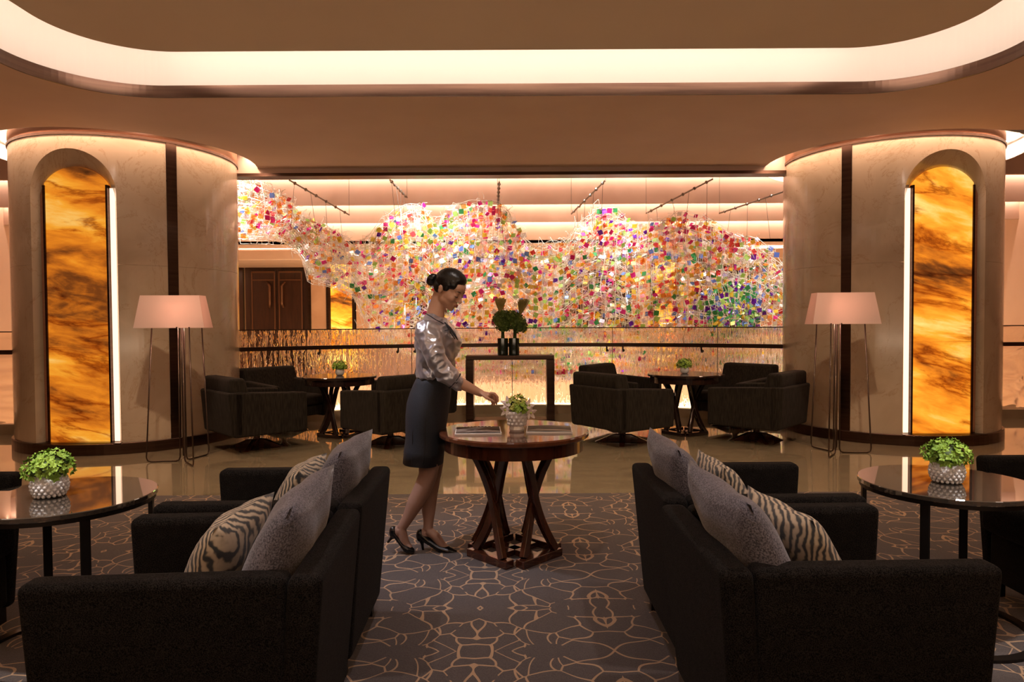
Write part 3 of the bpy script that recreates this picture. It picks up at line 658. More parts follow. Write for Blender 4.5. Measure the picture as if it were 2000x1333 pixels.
# ------------------------------------------------------------------ flowers
def petals(mb, c, r, n, size, squash=.75, up=.15, rnd=random):
    c = V(c)
    for i in range(n):
        z = 1-2*(i+.5)/n
        if z < -up-.35: continue
        a = i*2.39996+rnd.random()*.5; q = sqrt(1-z*z); d = V((q*cos(a), q*sin(a), z)); k = 1+.12*sin(5*a+3*z)+rnd.uniform(-.08, .06)
        p = c + V((d.x*r*k, d.y*r*k, d.z*r*squash*k)); nn = (d+V((rnd.uniform(-.5,.5), rnd.uniform(-.5,.5), rnd.uniform(-.2,.6)))).normalized()
        u = nn.orthogonal().normalized(); u = Matrix.Rotation(rnd.random()*6.3, 3, nn) @ u; v = nn.cross(u); s = size*rnd.uniform(.7, 1.2)
        vs = [p-nn*s*.1]
        m = 8
        for j in range(m):
            rr = s*(1 if j % 2 else .62); b = j*2*pi/m; vs.append(p+(u*cos(b)+v*sin(b))*rr+nn*(.35*s*(j % 2)))
        mb.add(vs, [(0, 1+j, 1+(j+1) % m) for j in range(m)])
    return mb
def bowl(name, label, loc, r=.062, fr=.088, studs=True, group=None):
    """crystal bowl; its flowers are a thing of their own"""
    t = thing(name, label, 'vase', loc, 0, group)
    prof = [(r*.55, 0), (r*.8, r*.12), (r, r*.6), (r*1.05, r*.95), (r*.95, r*1.35), (r*.8, r*1.6), (r*.74, r*1.6), (r*.88, r*1.3), (r*.96, r*.95), (r*.9, r*.6), (r*.6, r*.2), (.001, r*.15)]
    mb = MB(); mb.lathe(prof, 28); mb.build('bowl_body', 'crystal', t, smooth=True)
    if studs:
        mb = MB()
        for k in range(7):
            z = r*(.15+.21*k); rr = r*(.82 + .25*sin(pi*min(1, (k+.6)/7)))
            for j in range(18):
                a = (j+.5*(k % 2))*2*pi/18; mb.ell((rr*cos(a), rr*sin(a), z), r*.135, 6, 4)
        o = mb.build('crystal_beads', 'crystal', t, smooth=True); o['kind'] = 'stuff'
    return t
def bunch(label, loc, r, mats=('green',), n=230, size=.016, squash=.72, group=None):
    t = thing('flower_bunch', label, 'flowers', loc, 0, group)
    mb = MB(); petals(mb, (0,0,0), r, n, size, squash, .2); o = mb.build('blossoms', mats[0], t); o['kind'] = 'stuff'
    mb = MB(); mb.ell((0,0,-r*.05), (r*.82, r*.82, r*.58), 12, 8); mb.tube([(0,0,-r*.9), (0,0,0)], .012, 6); mb.build('stems', 'dgreen', t, smooth=True)
    return t
GB = 'crystal bowls'; GF = 'green hydrangea bunches'
for P_, lab in ((TL+V((-.045, -.02, 0)), 'left'), (TR+V((-.01,-.02,0)), 'right')):
    bowl('crystal_bowl', 'sparkling beaded crystal bowl on the %s side table' % lab, (P_.x, P_.y, .665), group=GB)
    bunch('bright green hydrangea in the bowl on the %s side table' % lab, (P_.x, P_.y, .665+.122), .087, group=GF)
for (x, y), lab in (((-2.13, 8.42), 'left'), ((2.13, 8.42), 'right')):
    bowl('crystal_bowl', 'small crystal bowl on the %s cafe table at the back' % lab, (x, y, .746), .055, studs=False, group=GB)
    bunch('small green hydrangea on the %s cafe table at the back' % lab, (x, y, .746+.115), .085, ('green',), 140, .02, group=GF)
# centre vase with orchids
C0 = V((.025, 3.98, .749))
vs_ = thing('crystal_vase', 'cut crystal vase between two magazines on the centre table', 'vase', C0)
mb = MB(); prof = [(.001,0),(.040,0),(.046,.012),(.040,.03),(.046,.05),(.055,.075),(.060,.105),(.058,.118),(.050,.118),(.051,.104),(.044,.07),(.036,.04),(.001,.035)]
rings = [[V((r*cos(2*pi*k/16)*(1+.03*(k % 2)), r*sin(2*pi*k/16)*(1+.03*(k % 2)), z)) for k in range(16)] for r, z in prof]; mb.loft(rings); mb.build('vase_body', 'crystal', vs_)
mb = MB()
for k in range(4):
    for j in range(12): a = (j+.5*(k%2))*pi/6; rr = .049+.004*k; mb.ell((rr*cos(a), rr*sin(a), .045+.02*k), .011, 5, 4)
o = mb.build('cut_facets', 'crystal', vs_); o['kind'] = 'stuff'
bunch('lime and green bloom in the middle of the centre vase', C0+V((.005, 0, .155)), .052, ('lime',), 110, .015, .95)
bunch('leafy green bloom at the front of the centre vase', C0+V((.022, -.035, .135)), .038, ('green',), 90, .014, .9)
def orchid(label, loc, dirv, s=.032):
    t = thing('orchid', label, 'flowers', loc, 0, 'pale orchids in the centre vase'); d = V(dirv).normalized(); u = d.orthogonal().normalized(); v = d.cross(u)
    for k in range(5):
        a = k*2*pi/5+.3; ax = u*cos(a)+v*sin(a); sd = d.cross(ax); vs = []
        for i in range(5):
            x = i/4; wd = s*.38*sin(pi*(.12+.8*x)); c_ = ax*(x*s*1.25)+d*(.012*x*x+.002); vs += [c_-sd*wd, c_+d*.003, c_+sd*wd]
        mb = MB(); mb.add(vs, [(3*i+j, 3*i+j+1, 3*i+j+4, 3*i+j+3) for i in range(4) for j in range(2)]); mb.build('petal', 'orchid', t, smooth=True)
    mb = MB(); mb.ell(d*.008, s*.2, 8, 6); mb.build('lip', 'lime', t, smooth=True)
for (x, y, z), d, l in (((-.062,-.02,.125), (-.7,-.7,.1), 'pale pink orchid hanging low at the left of the vase'), ((-.052,-.01,.165), (-.5,-.7,.5), 'pale pink orchid upright at the left of the vase'), ((.068,-.02,.150), (.7,-.6,.4), 'white orchid reaching out right of the vase'), ((.078,-.03,.11), (.6,-.7,-.1), 'white orchid below the others at the right')):
    orchid(l, C0+V((x,y,z)), d)
# magazines
def magazine(label, loc, rz, mt, w=.29, d=.22):
    t = thing('magazine', label, 'magazine', loc, rz, 'magazines on the centre table')
    mb = MB(); mb.box(-w/2+.003, w/2-.003, -d/2+.003, d/2-.003, 0, .009); mb.build('pages', 'paper', t)
    mb = MB(); n = 10; w2 = w-.016; rings = [[V((-w2/2+w2*i/n, y, .0095+.004*sin(pi*i/n))) for i in range(n+1)] for y in (-d/2+.02, d/2-.006)]; mb.loft(rings, False, False); o = mb.build('cover', mt, t, smooth=True)
    return t
mg = magazine('magazine with pale masthead letters left of the vase', (-.20, 3.96, .749), R(3), 'cover', .27, .26)
mb = MB(); 
for k, x in enumerate((-.085,-.068,-.048,-.03,-.005,.015,.036,.055,.08)):
    wd = .0045 if k % 3 else .003; mb.box(x-wd, x+wd, .094, .106, .0130, .0136)
o = mb.build('masthead', 'paper', mg); o.location.z = .0008
magazine('magazine with a road photograph right of the vase', (.215, 3.99, .749), R(-3), 'cover2', .27, .24)
# ------------------------------------------------------------------ console with two vases
cx0, cy0 = -.03, 9.72
con = thing('console_table', 'bronze console table in front of the balustrade', 'table', (cx0, cy0, 0)); L = .62; ht = .925
mb = MB(); mb.box(-L, L, -.17, .17, ht-.06, ht); mb.build('tabletop', 'bronze', con, bevel=.006)
for s in (-1, 1): mb = MB(); mb.box(s*(L-.05)-.055, s*(L-.05)+.055, -.15, .15, .02, ht-.06); mb.build('leg_panel', 'bronze', con, bevel=.004)
mb = MB(); mb.box(-L-.01, L+.01, -.17, .17, 0, .02); mb.build('base_plate', 'bronze', con)
for px, lab, dx in ((982, 'left', 0), (1004, 'right', .01)):
    x = (px-1000)/FPX*cy0; t = thing('tall_vase', 'dark glass cylinder vase, %s of the pair on the console' % lab, 'vase', (x, cy0, ht), 0, 'dark glass vases on the console')
    mb = MB(); mb.lathe([(.001,0),(.072,0),(.076,.01),(.076,.24),(.070,.24),(.070,.02),(.001,.02)], 24); mb.build('vase_body', 'vaseglass', t, smooth=False)
    f_ = thing('flower_arrangement', 'hydrangea and wheat arrangement in the %s console vase' % lab, 'flowers', (x+dx, cy0, ht+.24), 0, 'arrangements on the console')
    mb = MB()
    for k in range(6): mb.tube([(.03*cos(k), .03*sin(k), -.2), (.012*cos(k), .012*sin(k), .15)], .008, 5)
    mb.build('stems', 'dgreen', f_)
    cs = [(-.04,0,.26,.11), (.02,-.02,.18,.10), (0,.02,.32,.09)] if lab == 'left' else [(.03,0,.24,.12), (-.03,-.02,.30,.09), (.07,0,.17,.10)]
    for a, b, c_, r in cs:
        mb = MB(); petals(mb, (a,b,c_), r, 120, .026, .95, .5); mb.ell((a,b,c_), r*.85, 10, 7); o = mb.build('bloom', 'mgreen', f_); o['kind'] = 'stuff'
    ux, uz = (-.03, .40) if lab == 'left' else (.07, .38)
    mb = MB()
    for k in range(90):
        a = random.random()*6.3; r = random.random()**.5; p0 = V((ux, 0, uz-.08)); p1 = p0+V((r*.085*cos(a)+(.06 if lab == 'right' else -.0), r*.10*sin(a), .20+.06*random.random())); mb.tube([p0+(p1-p0)*.0, p0+(p1-p0)*.6, p1], [.003, .004, .006], 4)
    o = mb.build('wheat_spray', 'wheat', f_); o['kind'] = 'stuff'
# ------------------------------------------------------------------ floor lamps
def lamp(label, loc, rz, rads, sx_=0):
    t = thing('floor_lamp', label, 'floor lamp', loc, rz, 'floor lamps beside the columns')
    z0, z1 = 1.352, 1.675; b = (.34, .12); u = (.285, .085)
    outer_ = [[V((sx*w_+sx_, sy*d_, z)) for sx, sy in ((-1,-1),(1,-1),(1,1),(-1,1))] for (w_, d_), z in ((b, z0), (u, z1))]
    mb = MB(); mb.loft(outer_, cap=False); o = mb.build('shade', 'shade', t); so = o.modifiers.new('s', 'SOLIDIFY'); so.thickness = .004
    mb = MB(); mb.lathe([(.001,1.62),(.02,1.6),(.03,1.56),(.02,1.52),(.012,1.50),(.012,1.47),(.001,1.47)], 12); mb.build('bulb', 'bulb', t, smooth=True)
    mb = MB()
    for a in rads: pass
    mb.tube([(0,0,.06), (0,0,1.47)], .011, 8); mb.build('pole', 'rod', t, smooth=True)
    for a in rads:
        a = R(a); d = V((cos(a), sin(a), 0)); r0, r1 = .035, .36
        pts = [d*r0+V((0,0,1.36)), d*r0+V((0,0,.05)), d*(r0+.012)+V((0,0,.02)), d*(r0+.04)+V((0,0,.008)), d*(r1-.04)+V((0,0,.008)), d*(r1-.01)+V((0,0,.02)), d*r1+V((0,0,.05)), d*(r1-.075)+V((0,0,1.36))]
        mb = MB(); mb.tube(pts, .0075, 8, up=(-sin(a), cos(a), 0)); mb.build('leg', 'rod', t, smooth=True)
    mb = MB(); mb.box(-.30+sx_, .30+sx_, -.006, .006, 1.352, 1.362); mb.box(-.006, .006, -.12, .12, 1.352, 1.362); mb.build('shade_frame', 'rod', t)
    light('POINT', 'lamp_bulb_light', (loc[0], loc[1], 1.5), (loc[0], loc[1], 0), 8, (1,.64,.52), shadow_soft_size=.04)
    return t
lamp('floor lamp with tapered linen shade and wire legs, left column', (-3.32, 6.86, 0), R(4), (182, 305, 70), -.075)
lamp('floor lamp with tapered linen shade and wire legs, right column', (3.38, 7.10, 0), R(-4), (2, 238, 112), .055)
# ------------------------------------------------------------------ glass sculpture
scp = thing('hanging_sculpture', 'cloud-like net of colourful square glass tiles hanging over the atrium', 'sculpture', (0, 12, 3.5))
iv = Matrix.Translation((0,-12,-3.5))
UP = [(466,348),(500,352),(535,372),(562,384),(585,418),(640,443),(700,474),(730,462),(752,428),(795,402),(825,398),(850,440),(870,404),(905,390),(955,390),(985,402),(1012,446),(1040,474),(1098,474),(1130,430),(1170,404),(1205,410),(1240,438),(1285,428),(1335,410),(1385,425),(1425,452),(1480,468),(1505,492),(1527,520),(1600,540),(1700,500)]
LO = [(466,470),(530,466),(562,474),(590,500),(604,545),(655,556),(690,572),(712,625),(745,660),(900,735),(1600,740),(1700,700)]
def interp(T_, x):
    for (a, b), (c, d) in zip(T_, T_[1:]):
        if a <= x <= c: return b+(d-b)*(x-a)/(c-a)
    return T_[-1][1] if x > T_[-1][0] else T_[0][1]
names = list(FILM); rnd = random.Random(3)
def palette(x, y):
    k = noise.noise(V((x*.009, y*.012, 3.3))); g = noise.noise(V((x*.006, y*.010, 9.1)))
    if x > 1360 and y > 545 and (x-1425)**2/60**2+(y-600)**2/60**2 < 1: return rnd.choice(['green','green','green','lime','blue','yellow','violet'])
    top = y < 480
    if top: W_ = dict(magenta=9, red=5, orange=14, violet=3, lime=6, green=1, yellow=8, blue=1, white=6, pink=13, pale=12, lilac=8)
    else: W_ = dict(magenta=5.5, red=3, orange=9, violet=4, lime=7, green=4, yellow=11, blue=4, white=12, pink=8, pale=15, lilac=15)
    if k > .15: W_['magenta'] *= 2.6; W_['red'] *= 2; W_['pink'] *= 1.5
    if k < -.2: W_['green'] *= 3; W_['blue'] *= 3; W_['lime'] *= 2
    if g > .15: W_['orange'] *= 2.5; W_['yellow'] *= 2
    if x < 560: W_['orange'] *= 2; W_['magenta'] *= 1.2
    t_ = sum(W_.values())*rnd.random()
    for n_, w_ in W_.items():
        t_ -= w_
        if t_ <= 0: return n_
    return 'pale'
tiles = []; wires = MB(); grid_sets = []
def SP(x, y, s):                 # sheet point in metres
    u = x*.0085; v = y*.012
    dx = 16*noise.noise(V((u, v, s*7.7))); dy = 16*noise.noise(V((u, v, s*7.7+50)))
    D_ = 11.15 + .20*s + .55*noise.noise(V((u*.8, v*.8, s*3.1))) + .35*sin(x*.018+s+y*.02)
    return at(x+dx, y+dy, max(10.9, min(12.35, D_)))
NS = 6
for s in range(NS):
    stepx = 11.5; cols = []
    x = 462.0 + s*2.7
    while x < 1640:
        a, b = interp(UP, x)+rnd.uniform(-1, 5), interp(LO, x); 
        inner = s*3; a += inner; n_ = max(2, int(round((b-a)/11.0))); off = (s*3.7) % 11
        cols.append((x, [a+ (b-a)*j/n_ for j in range(n_+1)])); x += stepx
    for ci, (x, ys) in enumerate(cols):
        pts = [SP(x, y, s) for y in ys]
        if ci % 2 == 0: wires.tube(pts, .0045, 3)
        for j, y in enumerate(ys[:-1]):
            dens = .46 + .30*noise.noise(V((x*.02, y*.02, s*1.3+20)))
            if x < 745 and y > 440: dens *= .8
            if x > 1360 and y > 545 and (x-1425)**2/60**2+(y-600)**2/60**2 < 1 and s == 0: dens = .85
            if rnd.random() > dens: continue
            p = SP(x+stepx/2, y+5, s); px_ = SP(x+stepx/2+4, y+5, s)-p; py_ = SP(x+stepx/2, y+9, s)-p
            ux_ = px_.normalized(); nn = ux_.cross(py_).normalized(); nn = (nn+V((rnd.gauss(0,.25), rnd.gauss(0,.1), rnd.gauss(0,.25)))).normalized(); ux_ = (ux_-nn*ux_.dot(nn)).normalized()
            ang = rnd.gauss(0,.35)+ .8*noise.noise(V((x*.01, y*.01, 77))); ux_ = Matrix.Rotation(ang, 3, nn) @ ux_; vy_ = nn.cross(ux_)
            tiles.append((p, ux_, vy_, nn, palette(x, y), rnd.uniform(.032, .041), s))
    # horizontal strands
    for fr in range(0, 11):
        seg = []
        for (x, ys) in cols:
            seg.append(SP(x, ys[0]+(ys[-1]-ys[0])*fr/10, s))
        wires.tube(seg, .0045, 3)
rnd.shuffle(tiles); tiles.sort(key=lambda t: t[6])
front = [t for t in tiles if t[6] == 0]; chosen = set(id(t) for t in front[:300])
meshes = {}
def tile_mesh(n_):
    if n_ not in meshes:
        mb = MB(); mb.box(-1, 1, -1, 1, -.06, .06); o = mb.build('glass_tile', FILM[n_], None); meshes[n_] = o.data; bpy.data.objects.remove(o)
    return meshes[n_]
rest = MB(); idx = {n_: i for i, n_ in enumerate(names)}
for t_ in tiles:
    p, ux_, vy_, nn, n_, hs, s = t_
    if id(t_) in chosen:
        o = bpy.data.objects.new('glass_tile', tile_mesh(n_)); COL.objects.link(o); o.parent = scp
        o.matrix_local = Matrix.Translation(p-V((0,12,3.5))) @ Matrix((ux_*hs, vy_*hs, nn*hs)).transposed().to_4x4()
    else:
        rest.cur = idx[n_]; e = nn*.002
        q_ = [p+ux_*hs*a+vy_*hs*b for a, b in ((-1,-1),(1,-1),(1,1),(-1,1))]
        rest.add([k+e for k in q_]+[k-e for k in q_], [(0,1,2,3),(4,7,6,5),(0,4,5,1),(1,5,6,2),(2,6,7,3),(3,7,4,0)])
o = rest.build('glass_tile_field', [FILM[n_] for n_ in names], scp, T=iv); o['kind'] = 'stuff'
o = wires.build('filament_net', 'wire', scp, T=iv); o['kind'] = 'stuff'
# finer chaotic filaments that make the cloud look knitted
fz = MB()
for k in range(5200):
    x = rnd.uniform(466, 1600); a, b = interp(UP, x), interp(LO, x); y = rnd.uniform(a+4, b-4); s = rnd.choice((0,1,2,3,4,5)); ang = rnd.random()*6.3; l_ = rnd.uniform(8, 26)
    p0 = SP(x, y, s); p2 = SP(x+l_*cos(ang), y+l_*sin(ang)*.8, s); pm = (p0+p2)/2+V((rnd.gauss(0,.05), rnd.gauss(0,.05), rnd.gauss(0,.06)))
    fz.tube([p0, (p0+pm*2)/3+V((0,0,.02)), pm, p2], .0042, 3)
o = fz.build('loose_filaments', 'wire', scp, T=iv); o['kind'] = 'stuff'
for (x0, y0), (x1, y1) in (((565,352),(682,420)), ((762,352),(795,386)), ((975,356),(972,400)), ((1183,352),(1116,418)), ((1392,350),(1262,417)), ((1545,370),(1405,417))):
    a, b = at(x0, y0, 10.7), at(x1, y1, 12.2)
    mb = MB(); mb.tube([a, b], .014, 6)
    for k in range(6): p = a+(b-a)*(k+.5)/6; mb.ell(p, .028, 6, 4)
    mb.build('hanging_rod', 'cable', scp, T=iv)
    for k in range(4):
        p = a+(b-a)*(k+.3)/4; q_ = p+V((rnd.uniform(-.1,.1), 0, -rnd.uniform(.5,.9))); mb = MB(); mb.tube([p, q_], .0035, 4); mb.build('cable', 'cable', scp, T=iv)
    for p in (a, b): mb = MB(); mb.tube([p, V((p.x, p.y, 4.5))], .0035, 4); mb.build('cable', 'cable', scp, T=iv)
#PART3
# ------------------------------------------------------------------ the woman at the table
def remesh(mb, name, mt, vox, sm=4, parent=None, T=None, disp=None):
    me = bpy.data.meshes.new(name); me.from_pydata([tuple(p) for p in mb.v], [], mb.f)
    bm = bmesh.new(); bm.from_mesh(me); bmesh.ops.recalc_face_normals(bm, faces=bm.faces); bm.to_mesh(me); bm.free()
    o = bpy.data.objects.new(name, me); COL.objects.link(o)
    r = o.modifiers.new('r', 'REMESH'); r.mode = 'VOXEL'; r.voxel_size = vox
    if sm: s = o.modifiers.new('s', 'SMOOTH'); s.iterations = sm; s.factor = .5
    dg = bpy.context.evaluated_depsgraph_get(); dg.update(); nm = bpy.data.meshes.new_from_object(o.evaluated_get(dg)); bpy.data.objects.remove(o)
    if disp:
        nv = [disp(v.co.copy(), v.normal.copy()) for v in nm.vertices]
        for v, c in zip(nm.vertices, nv): v.co = c
    nm.materials.clear(); nm.materials.append(M[mt]); nm.polygons.foreach_set('use_smooth', [True]*len(nm.polygons)); nm.name = name
    nm.update(); o = bpy.data.objects.new(name, nm); COL.objects.link(o)
    if parent: o.parent = parent
    return o
PO = V((-.49, 4.12, 0))
woman = thing('person', 'woman in silver satin jacket and navy pencil skirt reaching to the flowers', 'person', PO)
def lp(px, py, Y): return at(px, py, Y) - PO
# --- head frame
yaw, pit = R(-27), R(27)
Fd = V((cos(pit)*cos(yaw), cos(pit)*sin(yaw), -sin(pit))); Ld = V((-sin(yaw), cos(yaw), 0)); Ud = Fd.cross(Ld)
HO = lp(877, 570, 4.10)
HM = Matrix.Translation(HO) @ Matrix((Fd, Ld, Ud)).transposed().to_4x4()
hd = MB()
def he(c, r, rot=None):
    k = len(hd.v); hd.ell(c, r, 20, 12, rot)
    for i in range(k, len(hd.v)): hd.v[i] = HM @ hd.v[i]
he((-.010, 0, .036), (.094, .073, .084))
he((.022, 0, -.012), (.066, .064, .082))
he((.030, 0, -.055), (.050, .053, .050))
he((.048, 0, -.082), (.032, .034, .026))
he((.062, 0, -.096), (.017, .020, .015))
he((.060, 0, .038), (.036, .050, .040))
for s in (-1, 1):
    he((.052, s*.033, -.028), (.030, .024, .028)); he((.012, s*.046, -.050), (.036, .014, .032))
    he((.076, s*.031, -.003), (.012, .015, .011)); he((.080, s*.026, .017), (.010, .022, .007))
    he((-.012, s*.073, -.008), (.016, .007, .026)); he((-.016, s*.077, .006), (.014, .006, .014))
    he((.089, s*.010, -.036), (.009, .008, .007))
for i in range(6):
    u = i/5; he((.084+.020*u, 0, .006-.040*u), (.011, .0075+.003*u, .011))
he((.088, 0, -.060), (.009, .020, .008)); he((.085, 0, -.070), (.010, .017, .007))
# neck and shoulders
nb = lp(846, 640, 4.12); nt = HM @ V((-.034, 0, -.045))
k = MB(); k.tube([nb+V((-.02,0,-.10)), nb, nb*.5+nt*.5+V((-.006,0,0)), nt, nt+V((.012,0,.04))], [.075, .062, .053, .052, .05], 20)
for p in k.v: pass
hd.add(k.v, k.f)
hd.ell(nb+V((0,0,-.05)), (.075, .15, .06), 20, 10)
# torso core kept inside the clothes
core = [(845, 690, .085, .135), (846, 740, .070, .105), (840, 800, .090, .145)]
prev = None; rg = []
for px, py, rx, ry in [(846, 655, .075, .15)]+core:
    c = lp(px, py, 4.12); rg.append([c+V((rx*cos(2*pi*j/20), ry*sin(2*pi*j/20), 0)) for j in range(20)])
hd.loft(rg)
# right forearm (towards the camera) and hand
W0 = lp(890, 748, 3.93); W1 = lp(938, 772, 3.93)
hd.tube([lp(870, 735, 3.93), W0, W0*.5+W1*.5, W1+V((-.004,0,.002)), W1+V((.012,0,-.003))], [.036, .036, .031, .0225, .021], 16, .85)
def HP(px, py, dy=0): return lp(px, py, 3.93+dy)
pal = [HP(936,771.5), HP(944,773.5), HP(952,775.5), HP(959,777)]
hd.tube(pal, [.021,.027,.031,.029], 14, .55, up=(0,1,0))
fing = [([HP(958,772.5,-.026), HP(966,773,-.030), HP(971.5,779.5,-.030), HP(972.5,788,-.026)], .0085),
        ([HP(959,775.5,-.009), HP(966.5,777.5,-.012), HP(970.5,785.5,-.012), HP(969.5,793.5,-.010)], .0088),
        ([HP(957,778,.009), HP(963.5,781.5,.008), HP(966.5,789,.008), HP(965,796,.008)], .0083),
        ([HP(954,780,.025), HP(959.5,784.5,.025), HP(961.5,791,.024), HP(960.5,796,.022)], .0072),
        ([HP(943,775,-.022), HP(950,781,-.040), HP(957.5,785,-.042), HP(965,789,-.036)], .0095)]
for pts, r in fing: hd.caps(pts, [r*1.12, r*1.05, r, r*.82], 10)
# left arm, bent behind the body
S2 = lp(838, 655, 4.27); E2 = lp(842, 740, 4.36); H2 = lp(858, 815, 4.345)
hd.tube([lp(850, 765, 4.35), H2], [.034, .022], 14)
hd.tube([H2, H2+V((.008,0,-.05)), H2+V((.012,0,-.085))], [.021,.028,.026], 12, .55, up=(0,1,0))
for j in range(4):
    b_ = H2+V((.012, -.028+.018*j, -.085)); hd.caps([b_, b_+V((.006,0,-.035)), b_+V((-.002,0,-.06)), b_+V((-.012,0,-.075))], [.009,.0085,.008,.007], 8)
b_ = H2+V((.006,-.025,-.03)); hd.caps([b_, b_+V((.01,-.018,-.03)), b_+V((.012,-.02,-.055))], [.011,.0095,.008], 8)
# legs
def leg(pts, radii, heel, ball, toe):
    hd.tube(pts, radii, 20)
    hd.tube([pts[-1]+V((0,0,.03)), pts[-1]*.55+ball*.45+V((0,0,.016)), ball+V((0,0,.018)), toe+V((-.008,0,.014))], [.034, .032, .028, .016], 14, .95, up=(0,1,0))
    hd.ell(heel+V((.012,0,.028)), (.034,.028,.032), 12, 8)
A_an = lp(784, 1036, 4.03); A_heel = lp(775, 1046, 4.03); A_ball = lp(793, 1073, 4.03); A_toe = lp(803, 1079, 4.02)
hd.tube([lp(838, 800, 4.06), lp(836, 860, 4.055), lp(838, 915, 4.05), lp(835, 935, 4.045), lp(826, 958, 4.04), lp(811, 987, 4.035), lp(796, 1017, 4.03), A_an], [.085, .078, .060, .055, .054, .050, .034, .029], 22)
hd.tube([A_an+V((0,0,.0)), A_heel*.4+A_ball*.6+V((.006,0,.02)), A_ball+V((0,0,.015)), A_toe+V((0,0,.01))], [.031, .032, .030, .018], 14, .9, up=(0,1,0))
hd.ell(A_heel+V((.006,0,.01)), (.030,.027,.036), 12, 8)
B_an = lp(836, 1040, 4.09); B_heel = lp(826, 1052, 4.09); B_ball = lp(866, 1078, 4.07); B_toe = lp(886, 1083, 4.06)
hd.tube([lp(845, 800, 4.19), lp(846, 860, 4.17), lp(846, 915, 4.15), lp(843, 940, 4.14), lp(839, 968, 4.13), lp(837, 1000, 4.115), lp(837, 1022, 4.10), B_an], [.085, .078, .060, .054, .050, .043, .031, .029], 22)
hd.tube([B_an, B_an*.5+B_ball*.5+V((0,0,.022)), B_ball+V((0,0,.016)), B_toe+V((-.01,0,.008))], [.031, .032, .029, .016], 14, .9, up=(0,1,0))
hd.ell(B_heel+V((.008,0,.012)), (.032,.027,.036), 12, 8)
body = remesh(hd, 'body', 'skin', .0042, 7, woman)
# stockinged legs get the sheer hose colour by height
body.data.materials.append(M['hose'])
for pl in body.data.polygons:
    if pl.center.z < .80: pl.material_index = 1
# --- hair
hr = MB()
def hh(c, r, rot=None):
    k = len(hr.v); hr.ell(c, r, 22, 14, rot)
    for i in range(k, len(hr.v)): hr.v[i] = HM @ hr.v[i]
Rt = Matrix.Rotation(R(-24), 3, 'Y')
hh((-.020, 0, .056), (.094, .079, .074), Rt.to_3x3()); hh((.020, 0, .082), (.066, .062, .045)); hh((-.050, 0, .018), (.058, .070, .062)); hh((-.070, 0, -.008), (.034, .050, .038))
for s in (-1, 1): hh((-.006, s*.058, .040), (.050, .021, .038)); hh((-.044, s*.050, .0), (.036, .024, .040)); hh((.030, s*.046, .052), (.040, .026, .034), Matrix.Rotation(R(30), 3, 'Y')); hh((.006, s*.060, .018), (.030, .016, .026))
bun = HM.inverted() @ lp(846, 551, 4.12)
hair = remesh(hr, 'hair', 'hair', .004, 14, woman, disp=lambda c, n: c + n*(.0012*sin(900*(c.z+c.x*.6))))
bn = MB(); T_ = MB()
for j in range(3):
    a0 = j*2.1; pts = [HM @ (bun + V((.010*cos(t_*.7+a0)-.004, .022*cos(t_+a0), .026*sin(t_+a0)))) for t_ in [i*.45 for i in range(12)]]; bn.caps(pts, [.016]*12, 10)
bn.ell(HM @ bun, .027, 14, 10)
remesh(bn, 'hair_bun', 'hair', .004, 2, woman)
# --- face details
def facebit(name, pts, rad, mt, n=8, flat=1.0):
    mb = MB(); mb.tube([HM @ V(p) for p in pts], rad, n, flat); return mb.build(name, mt, body, smooth=True)
for s in (-1, 1):
    facebit('eyelash', [(.0835, s*.018, -.006), (.0890, s*.027, -.0105), (.0870, s*.037, -.0105), (.0790, s*.045, -.006)], [.0008,.0019,.0019,.0008], 'lash')
    facebit('eyelid_crease', [(.0850, s*.019, .001), (.0880, s*.029, .004), (.0845, s*.039, .002)], [.0004,.0010,.0004], 'lid')
    facebit('eyebrow', [(.0905, s*.014, .0195), (.0905, s*.026, .0245), (.0840, s*.038, .0245), (.0720, s*.048, .018)], [.0012,.0028,.0024,.0007], 'lash')
    facebit('nostril', [(.0970, s*.0055, -.0425), (.0950, s*.009, -.0425)], [.0018,.0015], 'lid')
facebit('lip', [(.0860, -.019, -.064), (.0945, -.008, -.0595), (.0950, 0, -.0610), (.0945, .008, -.0595), (.0860, .019, -.064)], [.0015,.0040,.0038,.0040,.0015], 'lip')
facebit('lip', [(.0850, -.017, -.0655), (.0925, -.006, -.0700), (.0925, .006, -.0700), (.0850, .017, -.0655)], [.0015,.0048,.0048,.0015], 'lip')
# --- jacket : torso + sleeves
jk = MB(); sec = [(616,848,.046,.052),(624,846,.062,.078),(633,847,.088,.130),(643,850,.104,.175),(655,853,.116,.190),(670,854,.130,.180),(686,854,.126,.165),(702,852,.116,.150),(718,850,.110,.140),(741,849,.112,.142)]
tw = R(-16); rg = []
for py, px, rx, ry in sec:
    c = lp(px, py, 4.12); ring = []
    for j in range(40):
        a = 2*pi*j/40; x, y = rx*cos(a), ry*sin(a)
        x *= 1 + (.05 if cos(a) > 0 else -.02); ring.append(c+V((x*cos(tw)-y*sin(tw), x*sin(tw)+y*cos(tw), 0)))
    rg.append(ring)
jk.loft(rg)
jk.caps([lp(834,650,3.97), lp(840,672,3.935), lp(850,700,3.92), lp(862,722,3.92), lp(878,740,3.925), lp(893,752,3.93)], [.072,.066,.060,.058,.054,.050], 24)
jk.v = jk.v
jk.tube([lp(893,752,3.93), lp(900,756.5,3.93)], [.051,.049], 24)
jk.caps([lp(846,650,4.27), lp(845,680,4.31), lp(846,720,4.345), lp(849,752,4.35)], [.066,.058,.054,.046], 20)
def wr(c, n):
    f = noise.noise(V((c.x*9+c.z*5, c.y*7, c.z*10-c.x*7)))*.012 + (1-abs(noise.noise(V((c.x*16-c.z*9, c.y*8, c.z*17+c.x*13+4))))*3)*.006
    k = 1 if c.z < 1.36 else max(0, (1.44-c.z)/.08); return c + n*f*k
